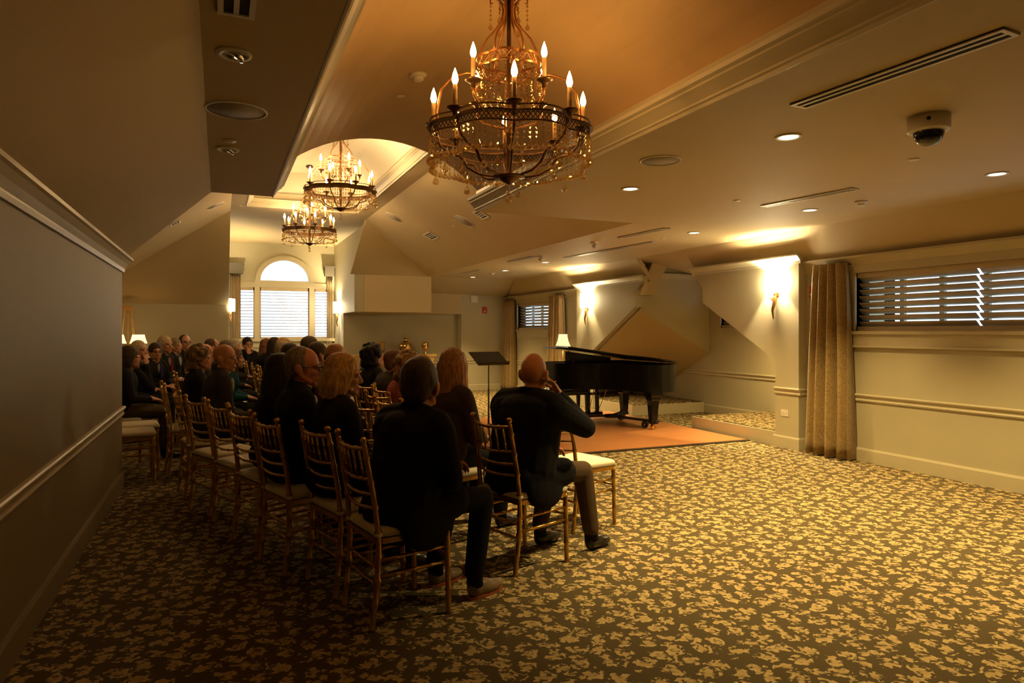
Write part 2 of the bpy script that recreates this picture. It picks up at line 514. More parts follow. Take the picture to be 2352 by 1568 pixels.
# --- walls with window holes
def wall_hole_x(x0, x1, y0, y1, z1, holes):
    """wall slab normal to x with rectangular holes (ya,yb,za,zb) in y order"""
    m = MB(); y = y0
    for a, b, c, d in sorted(holes):
        m.box(x0, x1, y, a, 0, z1).box(x0, x1, a, b, 0, c).box(x0, x1, a, b, d, z1)
        y = b
    return m.box(x0, x1, y, y1, 0, z1)
W1 = (1.57, 5.53, 1.45, 2.10)
W2 = (13.02, 15.0, 1.48, 2.10)
W4 = (8.25, 9.46, 1.50, 2.10)
struct('wall_right', wall_hole_x(XR, XR + .2, YB, 6.5, ZT, [W1]), 'wall_paint', 'greige wall below the long shuttered window')
struct('wall_right_far', wall_hole_x(XR, XR + .2, 11.7, 16.2, ZT, [W2]), 'wall_paint', 'greige wall around the short curtained window')
struct('wall_recess', wall_hole_x(XK, XK + .2, 6.3, 12.5, ZT, [W4]), 'wall_paint', 'back wall of the stage recess behind the piano')
struct('wall_recess_side', MB().box(XR + .02, XK + .2, 6.3, 6.49, 0, ZT).box(XR + .02, XK + .2, 12.3, 12.5, 0, ZT), 'wall_paint', 'side walls of the stage recess')
sr = [(6.24, 0), (6.62, 0), (6.62, 1.08), (8.03, 1.86), (8.03, 2.05), (8.28, 2.36), (6.24, 2.36)]
sl = [(11.84, 0), (11.84, 2.36), (9.53, 2.36), (9.78, 2.05), (9.78, 1.86), (11.19, 1.10), (11.19, 0)]
struct('wall_sconce_near', MB().prism(sr, 'yz', XP, XP + .13), 'wall_paint', 'wall panel with a diagonal cut edge carrying the sconce next to the drape')
struct('wall_sconce_far', MB().prism(sl, 'yz', XP, XP + .13), 'wall_paint', 'wall panel with a diagonal cut edge carrying the sconce above the piano')
# folded soffit and cheek inside the recess
def slab(pts, off, m=None):
    m = m or MB(); n = len(pts); o = Vector(off)
    return m.add([Vector(p) for p in pts] + [Vector(p) + o for p in pts], [tuple(range(n)), tuple(range(2 * n - 1, n - 1, -1))] + [(i, (i + 1) % n, (i + 1) % n + n, i + n) for i in range(n)])
struct('wall_dormer_cheek', MB().prism([(XP + .13, 1.86 - .065), (XK, 1.06), (XK, 2.46), (XP + .13, 2.7)], 'xz', 9.78, 9.86), 'wall_paint', 'shadowed dormer cheek wall above the folded soffit')
struct('ceiling_folded_soffit', slab([(XP + .1, 9.78, 1.82), (XK, 9.78, 1.06), (XK, 11.75, .06), (XP + .1, 11.75, .76)], (.02, .02, .06)), 'ceiling_paint', 'tan folded soffit slanting down behind the piano')
struct('ceiling_dormer', slab([(6.30, 8.28, ZC), (6.30, 9.53, ZC), (6.46, 9.86, 2.6246), (XK, 9.86, 2.38), (XK, 7.95, 2.38), (6.46, 7.95, 2.6246)], (0, 0, .06)), 'ceiling_paint', 'sloping dormer ceiling over the stage recess')
struct('ceiling_recess', MB().box(XP + .1, XK, 6.4, 8.05, 2.36, 2.42).box(XP + .1, XK, 9.85, 12.4, 2.36, 2.42), 'ceiling_paint', 'flat ceiling inside the stage recess')
bm_ = MB()
bm_.add([(6.42, 9.60, 2.05), (6.71, 9.60, 2.05), (7.00, 9.60, 2.62), (6.68, 9.60, 2.62), (6.42, 9.80, 2.05), (6.71, 9.80, 2.05), (7.00, 9.80, 2.62), (6.68, 9.80, 2.62)], [(0, 1, 2, 3), (7, 6, 5, 4), (0, 4, 5, 1), (1, 5, 6, 2), (2, 6, 7, 3), (3, 7, 4, 0)])
struct('ceiling_beam_chase', bm_, 'ceiling_paint', 'slanted boxed beam running up into the dormer ceiling')
trim(run_x(crown_profile(2.44, .7), 9.78, -1, XP + .3, XK), 'crown moulding on the shadowed dormer cheek')
for y0, y1 in ((6.20, 8.26), (9.55, 11.88)):
    trim(run_y(crown_profile(2.38, .85), XP, -1, y0, y1), 'crown moulding above the wall sconce ' + ('next to the drape' if y0 < 8 else 'above the piano'))
trim(run_y(crown_profile(2.29, 1.1), XR, -1, YB, 6.24), 'crown moulding above the long shuttered window')
trim(run_y(crown_profile(2.29, 1.1), XR, -1, 11.84, 15.7), 'crown moulding above the short curtained window')
trim(run_y(rail_profile(), XR, -1, YB, 6.24), 'chair rail below the long shuttered window')
trim(run_y(rail_profile(), XR, -1, 11.84, 15.7), 'chair rail below the short curtained window')
m = run_y(rail_profile(), XP, -1, 6.21, 6.62); n = run_x(rail_profile(), 6.24, -1, XP, XR); m.add(n.V, n.F)
trim(m, 'chair rail wrapping the sconce pilaster by the drape')
trim(run_y(rail_profile(), XP, -1, 11.19, 11.86), 'chair rail on the pilaster behind the piano')
trim(run_y(rail_profile(), XK, -1, 6.5, 12.3), 'chair rail along the recess back wall')
struct('baseboard_right', run_y(base_profile(), XR, -1, YB, 6.24), 'base_paint', 'painted baseboard below the long shuttered window')
m = run_y(base_profile(), XP, -1, 6.22, 6.64); n = run_x(base_profile(), 6.24, -1, XP, XR); m.add(n.V, n.F)
struct('baseboard_pilaster', m, 'base_paint', 'painted baseboard wrapping the sconce pilaster')
struct('baseboard_right_far', run_y(base_profile(), XR, -1, 11.84, 15.7), 'base_paint', 'painted baseboard below the short curtained window')
struct('baseboard_recess', run_y(base_profile(), XK, -1, 6.5, 12.3), 'base_paint', 'painted baseboard of the recess back wall')
# stage platforms either side of the recess
def platform(name, y0, y1, lab, h=.19):
    o = struct(name, MB().box(XP + .02, XK - .02, y0, y1, 0, h - .012), 'base_paint', lab)
    MB().box(XP + .05, XK - .02, y0 + .02, y1 - .02, h - .012, h).build('carpet_top', 'carpet', o)
    return o
platform('floor_platform_far', 9.9, 12.28, 'low white sided platform with carpet top behind the piano')
platform('floor_platform_near', 6.52, 8.3, 'low white sided platform with carpet top by the pilaster')

# --- ceilings
struct('ceiling_soffit_left', MB().box(-.07, .43, YB, YN, ZC, ZC + .05), 'ceiling_paint', 'narrow flat soffit beside the vault over the aisle')
struct('ceiling_flat_right', MB().prism([(2.39, YB), (6.30, YB), (6.30, 14.57), (4.23, 14.57), (4.23, YN), (2.39, YN)], 'xy', ZC, ZC + .05), 'ceiling_paint', 'flat tan ceiling with downlights over the open floor')
nls = [(XL, YB, 2.11), (XL, 7.3, 2.11), (-.07, YN, ZC), (-.07, YB, ZC)]
struct('ceiling_slope_left', slab(nls, (-.03, 0, .06)), 'ceiling_paint', 'sloped ceiling above the dark aisle wall')
struct('ceiling_cove_right', slab([(6.30, YB, ZC), (6.30, 8.28, ZC), (XR, 8.28, 2.27), (XR, YB, 2.27)], (.05, 0, .05)).add(*(lambda q: (q.V, q.F))(slab([(6.30, 9.53, ZC), (6.30, 14.57, ZC), (XR, 15.7, 2.27), (XR, 9.53, 2.27)], (.05, 0, .05)))), 'ceiling_paint', 'sloping cove between the flat ceiling and the window wall')
struct('ceiling_end_right', slab([(4.28, 14.57, ZC), (6.30, 14.57, ZC), (XR, 15.72, 2.30), (4.28, 15.72, 2.36)], (0, .03, .05)), 'ceiling_paint', 'short end slope above the fire alarm wall')
# near barrel vault
def arc_pts(xc, hw, zs, rise, n=20, out=0):
    rad = (hw * hw + rise * rise) / (2 * rise)
    zc = zs + rise - rad
    a = math.asin(hw / rad)
    return [(xc + (rad + out) * math.sin(-a + 2 * a * i / n), zc + (rad + out) * math.cos(-a + 2 * a * i / n)) for i in range(n + 1)]
def vault(name, xc, hw, zs, rise, y0, y1, m, label):
    a = arc_pts(xc, hw, zs, rise); b = arc_pts(xc, hw, zs, rise, out=.06)
    mb = MB().prism(a + b[::-1], 'xz', y0, y1)
    o = struct(name, mb, m, label, smooth=False)
    return o
vault('ceiling_vault_near', X0, VH, 2.85, .42, YB, YN, 'vault_paint', 'bronze toned barrel vault over the large near chandelier')
# crown mouldings lining the vault opening
def lining(x, s, z0, z1):
    """cornice projecting into the opening from its edge at x; s = +1 when the ceiling lies on +x"""
    pr = [(0, 0), (.012, 0), (.018, .018), (.03, .024), (.03, .036), (.042, .05), (.066, .074), (.084, .086), (.084, .098), (.104, .108), (.108, .130), (.02, .132), (.012, (z1 - z0)), (-.10, (z1 - z0)), (-.10, .03), (0, .03)]
    return [(x - s * a, z0 + h) for a, h in pr]
trim(MB().prism(lining(2.392, 1, ZC - .002, 2.86), 'xz', YB, YN + .03), 'layered crown moulding along the open floor side of the vault')
trim(MB().prism(lining(.428, -1, ZC - .002, 2.86), 'xz', YB, YN + .03), 'layered crown moulding along the aisle side of the vault')
# gable plate closing the attic above the near bay
ap = arc_pts(X0, VH, 2.85, .42, out=.03)
gp = MB()
for (a, b) in zip(ap[:-1], ap[1:]):
    gp.prism([a, b, (b[0], ZT), (a[0], ZT)], 'xz', YN - .06, YN - .01)
gp.box(-2.3, X0 - VH - .12, YN - .06, YN - .01, ZC + .04, ZT).box(X0 + VH + .12, XR, YN - .06, YN - .01, ZC + .04, ZT).box(X0 - VH - .13, X0 - VH, YN - .06, YN - .01, 2.86, ZT).box(X0 + VH, X0 + VH + .13, YN - .06, YN - .01, 2.86, ZT)
struct('wall_attic_gable', gp, 'ceiling_paint', 'gable plate above the arched end of the near vault')
# far hipped ceiling
struct('ceiling_far_slope_right', slab([(4.23, YN - .02, ZC), (2.53, YN - .02, ZF), (2.53, 12.9, ZF), (4.23, 14.57, ZC)], (.03, 0, .06)), 'ceiling_paint', 'far sloped ceiling with vents on the open floor side')
struct('ceiling_far_slope_left', slab([(.17, YN - .02, ZF), (-2.2, YN - .02, 2.295), (-2.2, 15.27, 2.295), (.17, 12.9, ZF)], (-.03, 0, .06)), 'ceiling_paint', 'far sloped ceiling beyond the aisle wall')
struct('ceiling_hip_right', slab([(2.53, 12.9, ZF), (4.23, 14.57, ZC), (4.3, 14.575, ZC), (2.53, 14.575, ZC)], (0, .03, .06)), 'ceiling_paint', 'triangular hip slope above the console niche')
struct('ceiling_hip_left', slab([(.17, 12.9, ZF), (.17, 15.8, 2.01), (-2.2, 15.8, 2.01), (-2.2, 15.27, 2.295)], (0, .03, .06)), 'ceiling_paint', 'triangular hip slope beside the window bay over the lamp corner')
fl = MB().box(.17, .42, YN, 12.9, ZF, ZF + .05).box(2.26, 2.53, YN, 12.9, ZF, ZF + .05).box(.42, 2.26, 12.3, 12.9, ZF, ZF + .05).box(.10, 2.70, 12.9, 17.5, ZF, ZF + .05)
struct('ceiling_far_flat', fl, 'ceiling_paint', 'flat ceiling strip around the bright tray and over the window bay')
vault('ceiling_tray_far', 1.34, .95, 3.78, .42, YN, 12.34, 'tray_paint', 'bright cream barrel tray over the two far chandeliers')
trim(MB().prism(lining(2.27, 1, ZF - .004, 3.80), 'xz', YN, 12.3), 'crown moulding along the far tray on the open floor side')
trim(MB().prism(lining(.41, -1, ZF - .004, 3.80), 'xz', YN, 12.3), 'crown moulding along the far tray on the aisle side')
trim(MB().prism([(12.3 + (a - 2.27), b) for a, b in lining(2.27, 1, ZF - .004, 3.80)], 'yz', .30, 2.38), 'crown moulding across the window end of the far tray')
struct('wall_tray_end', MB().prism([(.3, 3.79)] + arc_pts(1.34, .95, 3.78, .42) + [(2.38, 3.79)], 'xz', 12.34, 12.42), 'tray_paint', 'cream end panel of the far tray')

# --- arched window wall
YW, XW = 17.4, 1.45
def end_wall():
    m = MB()
    def b(x0, x1, z0, z1):
        m.box(x0, x1, YW, YW + .2, z0, z1)
    b(-.1, XW - 1.06, 0, ZT); b(XW + 1.06, 2.9, 0, ZT)
    b(XW - 1.06, XW + 1.06, 0, 1.27)
    b(XW - 1.06, XW - .66, 2.52, ZT); b(XW + .66, XW + 1.06, 2.52, ZT)
    arc = [(XW + .57 * math.cos(R(180 - 180 * i / 20)), 2.66 + .51 * math.sin(R(180 - 180 * i / 20))) for i in range(21)]
    for (a, c) in zip(arc[:-1], arc[1:]):
        m.prism([a, c, (c[0], ZT), (a[0], ZT)], 'xz', YW, YW + .2)
    b(XW - .66, XW - .57, 2.52, ZT); b(XW + .57, XW + .66, 2.52, ZT)
    return m
struct('wall_end_window', end_wall(), 'wall_paint', 'greige end wall around the arched window')
# ============================================================ windows
def portal(loc, rot, sx, sy):
    l = bpy.data.lights.new('daylight_portal', 'AREA')
    l.shape = 'RECTANGLE'; l.size = sx; l.size_y = sy
    try: l.cycles.is_portal = True
    except Exception: return
    o = bpy.data.objects.new('daylight_portal', l); COL.objects.link(o)
    o.location = loc; o.rotation_euler = rot
def slat_mesh(length, width=.085, th=.010):
    prof = [(-width / 2, 0), (-width * .25, th * .45), (0, th * .5), (width * .25, th * .45), (width / 2, 0), (width * .25, -th * .45), (0, -th * .5), (-width * .25, -th * .45)]
    return MB().prism(prof, 'xz', -length / 2, length / 2).mesh('slat', 'shutter_paint', True)
def window_x(name, hole, x, edges, nsl, tilt, label, apron=.16, mull=3):
    y0, y1, z0, z1 = hole
    o = thing(name, label, None, (x, (y0 + y1) / 2, z0)); tag(o, kind='structure')
    inv = Matrix.Translation((-x, -(y0 + y1) / 2, -z0))
    def b(nm, mb, m):
        q = mb.build(nm, m, o); q.data.transform(inv); return q
    # casing and sill
    f = MB().box(x - .025, x + .20, y0 - .09, y0, z0 - .02, z1).box(x - .025, x + .20, y1, y1 + .02, z0 - .02, z1).box(x - .025, x + .20, y0 - .09, y1 + .02, z1, z1 + .13)
    b('window_frame', f, 'trim_paint')
    b('window_sill', MB().box(x - .06, x + .20, y0 - .1, y1 + .03, z0 - .035, z0).box(x - .03, x, y0 - .08, y1 + .02, z0 - apron, z0 - .035).box(x - .045, x, y0 - .09, y1 + .02, z0 - apron - .02, z0 - apron), 'trim_paint')
    for ya, yb in zip(edges[:-1], edges[1:]):
        b('shutter_rail', MB().box(x + .015, x + .045, ya, yb, z1 - .055, z1), 'shutter_paint')
        b('shutter_rail', MB().box(x + .015, x + .045, ya, yb, z0, z0 + .05), 'shutter_paint')
        ln = yb - ya - .03
        me = slat_mesh(ln)
        za, zb = z0 + .075, z1 - .075
        for i in range(nsl):
            s = put('slat', me, o)
            s.location = (.05, (ya + yb) / 2 - (y0 + y1) / 2, za + (zb - za) * i / (nsl - 1) - z0)
            s.rotation_euler = (0, R(tilt), 0)
    n = max(2, mull)
    for k in range(n):
        ya = y0 + (y1 - y0) * k / n; yb = y0 + (y1 - y0) * (k + 1) / n
        b('pane', MB().box(x + .165, x + .17, ya, yb, z0, z1), 'window_glass')
        if k: b('mullion', MB().box(x + .15, x + .19, ya - .025, ya + .025, z0, z1), 'trim_paint')
    portal((x + .21, (y0 + y1) / 2, (z0 + z1) / 2), (0, R(90), 0), z1 - z0, y1 - y0)
    return o
window_x('window_1', W1, XR, [1.57, 2.89, 4.21, 5.53], 8, 42, 'long shuttered window with daylight between brown slats above the chair rail', mull=9)
window_x('window_2', W2, XR, [13.02, 15.0], 8, 34, 'short shuttered window between two drapes near the music stand', mull=4)
window_x('window_3', W4, XK, [8.25, 9.46], 8, 45, 'small window in the recess back wall half hidden by the diagonal wall', apron=.05, mull=2)
def window_arch():
    o = thing('window_4', 'tall arched window with white shutters at the far end of the hall', None, (XW, YW, 1.27)); tag(o, kind='structure')
    inv = Matrix.Translation((-XW, -YW, -1.27))
    def b(nm, mb, m, sm=False):
        q = mb.build(nm, m, o, sm); q.data.transform(inv); return q
    y = YW - .03
    f = MB()
    for s in (-1, 1):
        f.box(XW + s * .57, XW + s * .69, y, YW + .15, 1.27, 2.50)
        f.box(XW + s * 1.02, XW + s * 1.13, y, YW + .15, 1.27, 2.49)
        f.box(XW + s * .69, XW + s * 1.13, y, YW + .15, 2.49, 2.62)
    f.box(XW - .69, XW + .69, y, YW + .15, 2.50, 2.665)
    b('window_frame', f, 'trim_paint')
    a = [(XW + .67 * math.cos(R(180 * i / 24)), 2.66 + .61 * math.sin(R(180 * i / 24))) for i in range(25)]
    c = [(XW + .555 * math.cos(R(180 * i / 24)), 2.66 + .50 * math.sin(R(180 * i / 24))) for i in range(25)]
    b('arch_casing', MB().prism(a + c[::-1], 'xz', y - .01, YW + .10), 'trim_paint')
    b('window_sill', MB().box(XW - 1.2, XW + 1.2, YW - .10, YW + .15, 1.20, 1.27).box(XW - 1.13, XW + 1.13, YW - .04, YW, 1.06, 1.20), 'trim_paint')
    b('pane', MB().prism(c, 'xz', YW + .14, YW + .145), 'window_glass')
    for x0, x1 in ((XW - 1.02, XW - .69), (XW - .57, XW + .57), (XW + .69, XW + 1.02)):
        b('pane', MB().box(x0, x1, YW + .14, YW + .145, 1.27, 2.49), 'window_glass')
        b('shutter_rail', MB().box(x0, x1, YW + .02, YW + .05, 2.42, 2.5), 'shutter_paint')
        b('shutter_rail', MB().box(x0, x1, YW + .02, YW + .05, 1.27, 1.31), 'shutter_paint')
        for s in (x0, x1):
            b('shutter_stile', MB().box(s - .025, s + .025, YW + .02, YW + .05, 1.27, 2.5), 'shutter_paint')
        me = slat_mesh(x1 - x0 - .05, .08, .014)
        for i in range(15):
            s = put('slat', me, o)
            s.location = ((x0 + x1) / 2 - XW, .06, 1.345 + i * .0735 - 1.27)
            s.rotation_euler = (0, 0, R(90))
            s.rotation_euler = (R(10), 0, 0)
            s.rotation_euler = Matrix.Rotation(R(12), 3, 'X').to_4x4().to_euler()
            s.matrix_local = Matrix.Translation(s.location) @ Matrix.Rotation(R(8), 4, 'X') @ Matrix.Rotation(R(90), 4, 'Z')
    portal((XW, YW + .21, 2.1), (R(-90), 0, 0), 2.1, 2.0)
window_arch()

# ============================================================ drapes
def drape(label, a, b, z0, z1, nrm, waves=6, depth=.05, pinch=0.75, seed=1):
    """pleated drape hung between plan points a and b, bulging along nrm"""
    a, b, nrm = Vector((*a, 0)), Vector((*b, 0)), Vector((*nrm, 0))
    rnd = random.Random(seed)
    n, rows = waves * 8, 16
    ph = [rnd.uniform(-.4, .4) for _ in range(waves + 2)]
    mid = (a + b) / 2
    V = []
    for side in (0, 1):
        for j in range(rows + 1):
            t = j / rows
            z = z1 + (z0 - z1) * t
            w = pinch + (1 - pinch) * min(1, t * 1.15) ** .8
            for i in range(n + 1):
                s = i / n
                p = mid + (a - mid) * (1 - 2 * s) * w
                k = s * waves
                fold = math.sin(2 * math.pi * k + ph[int(k)] * t * 1.5) + .22 * math.sin(3.3 * math.pi * k + seed + 1.5 * t)
                d = depth * (.55 + .5 * t) * fold + depth * 1.3
                V.append(p + nrm * (d - side * .012) + Vector((0, 0, z)))
    F = []
    m = n + 1; o2 = (rows + 1) * m
    for j in range(rows):
        for i in range(n):
            q = (j * m + i, j * m + i + 1, (j + 1) * m + i + 1, (j + 1) * m + i)
            F.append(q); F.append(tuple(x + o2 for x in q[::-1]))
    for j in range(rows):
        for i in (0, n):
            F.append((j * m + i, (j + 1) * m + i, (j + 1) * m + i + o2, j * m + i + o2))
    for i in range(n):
        F.append((i, i + 1, i + 1 + o2, i + o2)); F.append((rows * m + i, rows * m + i + 1, rows * m + i + 1 + o2, rows * m + i + o2))
    t = thing('drape', label, 'curtain', (mid.x, mid.y, z0))
    mb = MB().add(V, F)
    q = mb.build('fabric_panel', 'damask', t, True); q.data.transform(Matrix.Translation((-mid.x, -mid.y, -z0)))
    d = (b - a).normalized()
    hd = MB().tube([mid - d * (a - mid).length * pinch * 1.05 + nrm * .06 + Vector((0, 0, z1 - .02)), mid + d * (a - mid).length * pinch * 1.05 + nrm * .06 + Vector((0, 0, z1 - .02))], .012, 8)
    q = hd.build('curtain_rod', 'bronze', t, True); q.data.transform(Matrix.Translation((-mid.x, -mid.y, -z0)))
    return t
drape('gold damask drape to the floor between the sconce pilaster and the long window', (XR, 6.08), (XR, 5.50), .015, 2.22, (-1, 0), 4, .10, .74, 2)
drape('gold damask drape on the piano side of the short window', (XR, 13.12), (XR, 12.42), .015, 2.20, (-1, 0), 5, .085, .80, 3)
drape('gold damask drape in the corner beside the fire alarm wall', (XR, 15.62), (XR, 15.02), .015, 2.20, (-1, 0), 5, .085, .80, 4)
drape('gold damask drape on the lamp corner side of the arched window', (.22, YW), (XW - 1.0, YW), .02, 2.78, (0, -1), 4, .05, .95, 5)
drape('gold damask drape on the console side of the arched window', (XW + .98, YW), (2.58, YW), .02, 2.78, (0, -1), 4, .05, .95, 6)
for x0, x1, l in ((.19, .50, 'lamp corner'), (2.38, 2.60, 'console')):
    t = tag(MB().box(x0, x1, YW - .16, YW, 2.80, 3.02).box(x0 - .02, x1 + .02, YW - .18, YW, 3.02, 3.05).build('drape_cornice', 'dark_taupe'), 'painted box cornice over the arched window drape on the %s side' % l, 'cornice')

# ============================================================ wall sconces
def sconce(label, loc, rz):
    """half-drum shade on a branching horn bracket; local +x points away from the wall"""
    t = thing('wall_sconce', label, 'sconce', loc, rz, 'half drum sconces')
    w, h, dp = .155, .265, .12
    prof = [(dp * math.cos(R(a)), w * math.sin(R(a))) for a in range(-90, 91, 15)]
    inner = [((dp - .006) * math.cos(R(a)), (w - .006) * math.sin(R(a))) for a in range(-90, 91, 15)]
    MB().prism([(a + .01, b) for a, b in prof + inner[::-1]], 'xy', 0, h).build('lamp_shade', 'sconce_glow', t, True)
    MB().box(0, .012, -.05, .05, -.05, .10).build('back_plate', 'bronze', t)
    MB().tube([(.02, 0, .02), (.04, .012, -.06), (.035, .0, -.13), (.05, -.012, -.22), (.03, -.02, -.33)], [.022, .026, .024, .018, .006], 8).tube([(.03, .0, -.12), (.05, -.03, -.07), (.06, -.055, -.02)], [.016, .012, .004], 7).tube([(.04, .01, -.04), (.055, .03, .0), (.05, .04, .03)], [.018, .012, .006], 7).build('bracket', 'horn', t, True)
    MB().ell((.05, 0, .11), (.02, .02, .03)).build('bulb', 'bulb', t, True)
    l = bpy.data.lights.new('sconce_lamp', 'POINT'); l.energy = P_SCONCE; l.color = SCONCE; l.shadow_soft_size = .03
    lo = bpy.data.objects.new('sconce_lamp', l); COL.objects.link(lo); lo.parent = t; lo.location = (.055, 0, .17)
    return t
P = at_x(1783, 665, XP)
sconce('glowing half drum sconce on the wall panel next to the drape and alarm', (XP, P.y, 1.93), math.pi)
P = at_x(1349, 694, XP)
sconce('glowing half drum sconce on the wall panel above the piano lamp', (XP, P.y, 1.90), math.pi)
sconce('glowing sconce in the window bay on the lamp corner side', (.17, 15.95, 1.88), 0)
sconce('glowing sconce in the window bay on the console side', (2.62, 16.65, 1.88), math.pi)

# ============================================================ ceiling fittings
DN = frame((1, 0, 0), (0, -1, 0), (0, 0, -1), (0, 0, 0))    # local +z points down
def downlight(u, v, z, label, on=True, r=.062, pos=None, spot=96):
    p = pos or at_z(u, v, z)
    t = thing('downlight', label, 'downlight', p, 0, 'recessed downlights')
    MB().lathe([(r, 0), (r + .018, -.001), (r + .016, -.006), (r - .002, -.007), (r - .006, .02), (r, 0)], seg=20).build('trim_ring', 'white_plastic', t, True)
    MB().lathe([(.001, -.002), (r - .003, -.002), (r - .003, .004), (.001, .004)], seg=20).build('lens', 'downlight_glow' if on else 'chrome', t)
    if on:
        l = bpy.data.lights.new('downlight_lamp', 'SPOT'); l.energy = P_DOWN; l.color = DOWN; l.spot_size = R(spot); l.spot_blend = 1.0; l.shadow_soft_size = .05
        lo = bpy.data.objects.new('downlight_lamp', l); COL.objects.link(lo); lo.parent = t; lo.location = (0, 0, -.03)
for u, v, q in ((1811, 314, 'beside the long slot diffuser and ceiling speaker'), (1448, 433, 'on the vault side near the ceiling speaker'), (1860, 482, 'next to the small smoke detector'),
                (2290, 399, 'over the long shuttered window past the dome camera'), (1594, 534, 'in front of the stage recess'), (1252, 602, 'by the far slot diffuser above the music stand'),
                (1160, 621, 'second from the fire alarm end of the flat ceiling'), (1086, 636, 'closest to the fire alarm end of the flat ceiling')):
    downlight(u, v, ZC - .001, 'lit recessed downlight ' + q)
for y in (1.5,):
    for x in (5.4,):
        p_ = Vector((x, y, ZC - .001))
        downlight(None, None, ZC - .001, 'lit recessed downlight over the open floor %s' % ('on the vault side' if x < 4 else 'on the window side') + (' level with the aisle' if y > 0 else ' towards the back wall'), pos=p_)
downlight(None, None, 2.36, 'lit recessed downlight in the stage recess ceiling', pos=Vector((7.15, 7.35, 2.359)), spot=130)
def gimbal(u, v, z, label, lit=.02):
    p = at_z(u, v, z)
    t = thing('gimbal_downlight', label, 'downlight', p, 0, 'eyeball gimbal lights')
    MB().lathe([(.045, 0), (.075, 0), (.072, -.008), (.05, -.010), (.045, 0)], seg=20).build('trim_ring', 'white_plastic', t, True)
    M = Matrix.Rotation(R(20), 3, 'Y')
    MB().lathe([(.001, -.012), (.02, -.016), (.03, -.022), (.046, -.02), (.048, .0), (.03, .004)], seg=18, M=M).build('eyeball', 'chrome', t, True)
    MB().ell((.012, 0, -.016), (.013, .013, .006)).build('bulb', 'reflection_glow', t, True)  # weak emission stands in for a dim reflection in the eyeball
gimbal(538, 123, ZC - .001, 'eyeball gimbal light on the aisle soffit next to the air vent')
gimbal(523, 342, ZC - .001, 'eyeball gimbal light on the aisle soffit by the sprinkler plate')
def spot_head(u, v, label):
    p = at_z(u, v, ZC)
    t = thing('spot_light', label, 'spot light', p, 0, 'surface spot lights')
    MB().lathe([(.001, 0), (.05, 0), (.045, -.02), (.02, -.025), (.001, -.025)], seg=16).build('mount_plate', 'white_plastic', t, True)
    M = Matrix.Rotation(R(50), 3, 'Y')
    MB().lathe([(.001, -.03), (.03, -.028), (.034, .03), (.03, .034), (.028, .02), (.001, .02)], (0.015, 0, -.05), 14, M).build('lamp_head', 'white_plastic', t, True)
    MB().ell((.035, 0, -.03), (.016, .016, .016)).build('bulb', 'downlight_glow', t, True)
spot_head(1364, 556, 'small surface spot light by the slot diffuser before the stage recess')
spot_head(1240, 588, 'small surface spot light beside the far slot diffuser')
def speaker(M, label, r=.14):
    t = thing('ceiling_speaker', label, 'speaker', group='round ceiling speakers', M=M)
    MB().lathe([(r, 0), (r + .012, .0), (r + .010, .006), (r, .008), (r, 0)], seg=28).build('rim', 'white_plastic', t, True)
    MB().lathe([(.001, .005), (r, .004), (r, .0), (.001, .0)], seg=28).build('grille', 'grille_grey', t, True)
def on_flat(u, v, z=ZC, rz=0):
    return frame((math.cos(rz), math.sin(rz), 0), (math.sin(rz), -math.cos(rz), 0), (0, 0, -1), at_z(u, v, z))
speaker(on_flat(1517, 368), 'round ceiling speaker on the flat ceiling beyond the near downlight', .135)
speaker(on_flat(543, 253), 'round ceiling speaker on the aisle soffit', .15)
# slope helpers: local +z is the inward normal
SLP = .53
nR = Vector((-SLP, 0, -1)).normalized(); dR = Vector((1, 0, -SLP)).normalized()
nL = Vector((SLP, 0, -1)).normalized(); dL = Vector((-1, 0, -SLP)).normalized()
def on_right_slope(u, v):
    r = ray(u, v); d = (1.2 + SLP * 4.23) / (r.z + SLP * r.x)
    return frame(dR, nR.cross(dR), nR, r * d + Vector((0, 0, EYE)))
def on_left_slope(u, v):
    r = ray(u, v); d = (1.2 + SLP * 1.53) / (r.z - SLP * r.x)
    return frame(dL, nL.cross(dL), nL, r * d + Vector((0, 0, EYE)))
speaker(on_right_slope(1067, 508), 'oval looking ceiling speaker on the far slope between two air vents', .15)
speaker(on_right_slope(905, 499), 'ceiling speaker on the far slope near the window bay', .15)
speaker(on_left_slope(495, 472), 'ceiling speaker on the far slope beyond the aisle soffit', .13)
def grille(M, label, lx, ly, n, along='x', depth=.012, m='white_plastic'):
    """air vent: plate with n dark slots; long side on local x"""
    t = thing('air_vent', label, 'air vent', group='ceiling air vents', M=M)
    MB().box(-lx / 2, lx / 2, -ly / 2, ly / 2, 0, depth * .5).build('backing', 'dark_slot', t)
    f = MB()
    bw = min(.03, ly * .16)
    f.box(-lx / 2, lx / 2, -ly / 2, -ly / 2 + bw, 0, depth).box(-lx / 2, lx / 2, ly / 2 - bw, ly / 2, 0, depth)
    f.box(-lx / 2, -lx / 2 + bw, -ly / 2 + bw, ly / 2 - bw, 0, depth).box(lx / 2 - bw, lx / 2, -ly / 2 + bw, ly / 2 - bw, 0, depth)
    f.build('frame', m, t)
    ih = ly - 2 * bw
    for k in range(1, n):
        y = -ly / 2 + bw + ih * k / n
        MB().box(-lx / 2 + bw, lx / 2 - bw, y - ih / n * .22, y + ih / n * .22, 0, depth * .9).build('louver', m, t)
def rotz(M, deg):
    return M @ Matrix.Rotation(R(deg), 4, 'Z')
grille(rotz(on_right_slope(990, 541), 90), 'dark louvred air vent on the far slope above the hip', .42, .2, 4)
grille(rotz(on_right_slope(1105, 492), 90), 'louvred air vent on the far slope by the vault moulding end', .26, .2, 4)
grille(rotz(on_left_slope(403, 512), 90), 'small air vent on the slope beyond the aisle wall', .20, .16, 3)
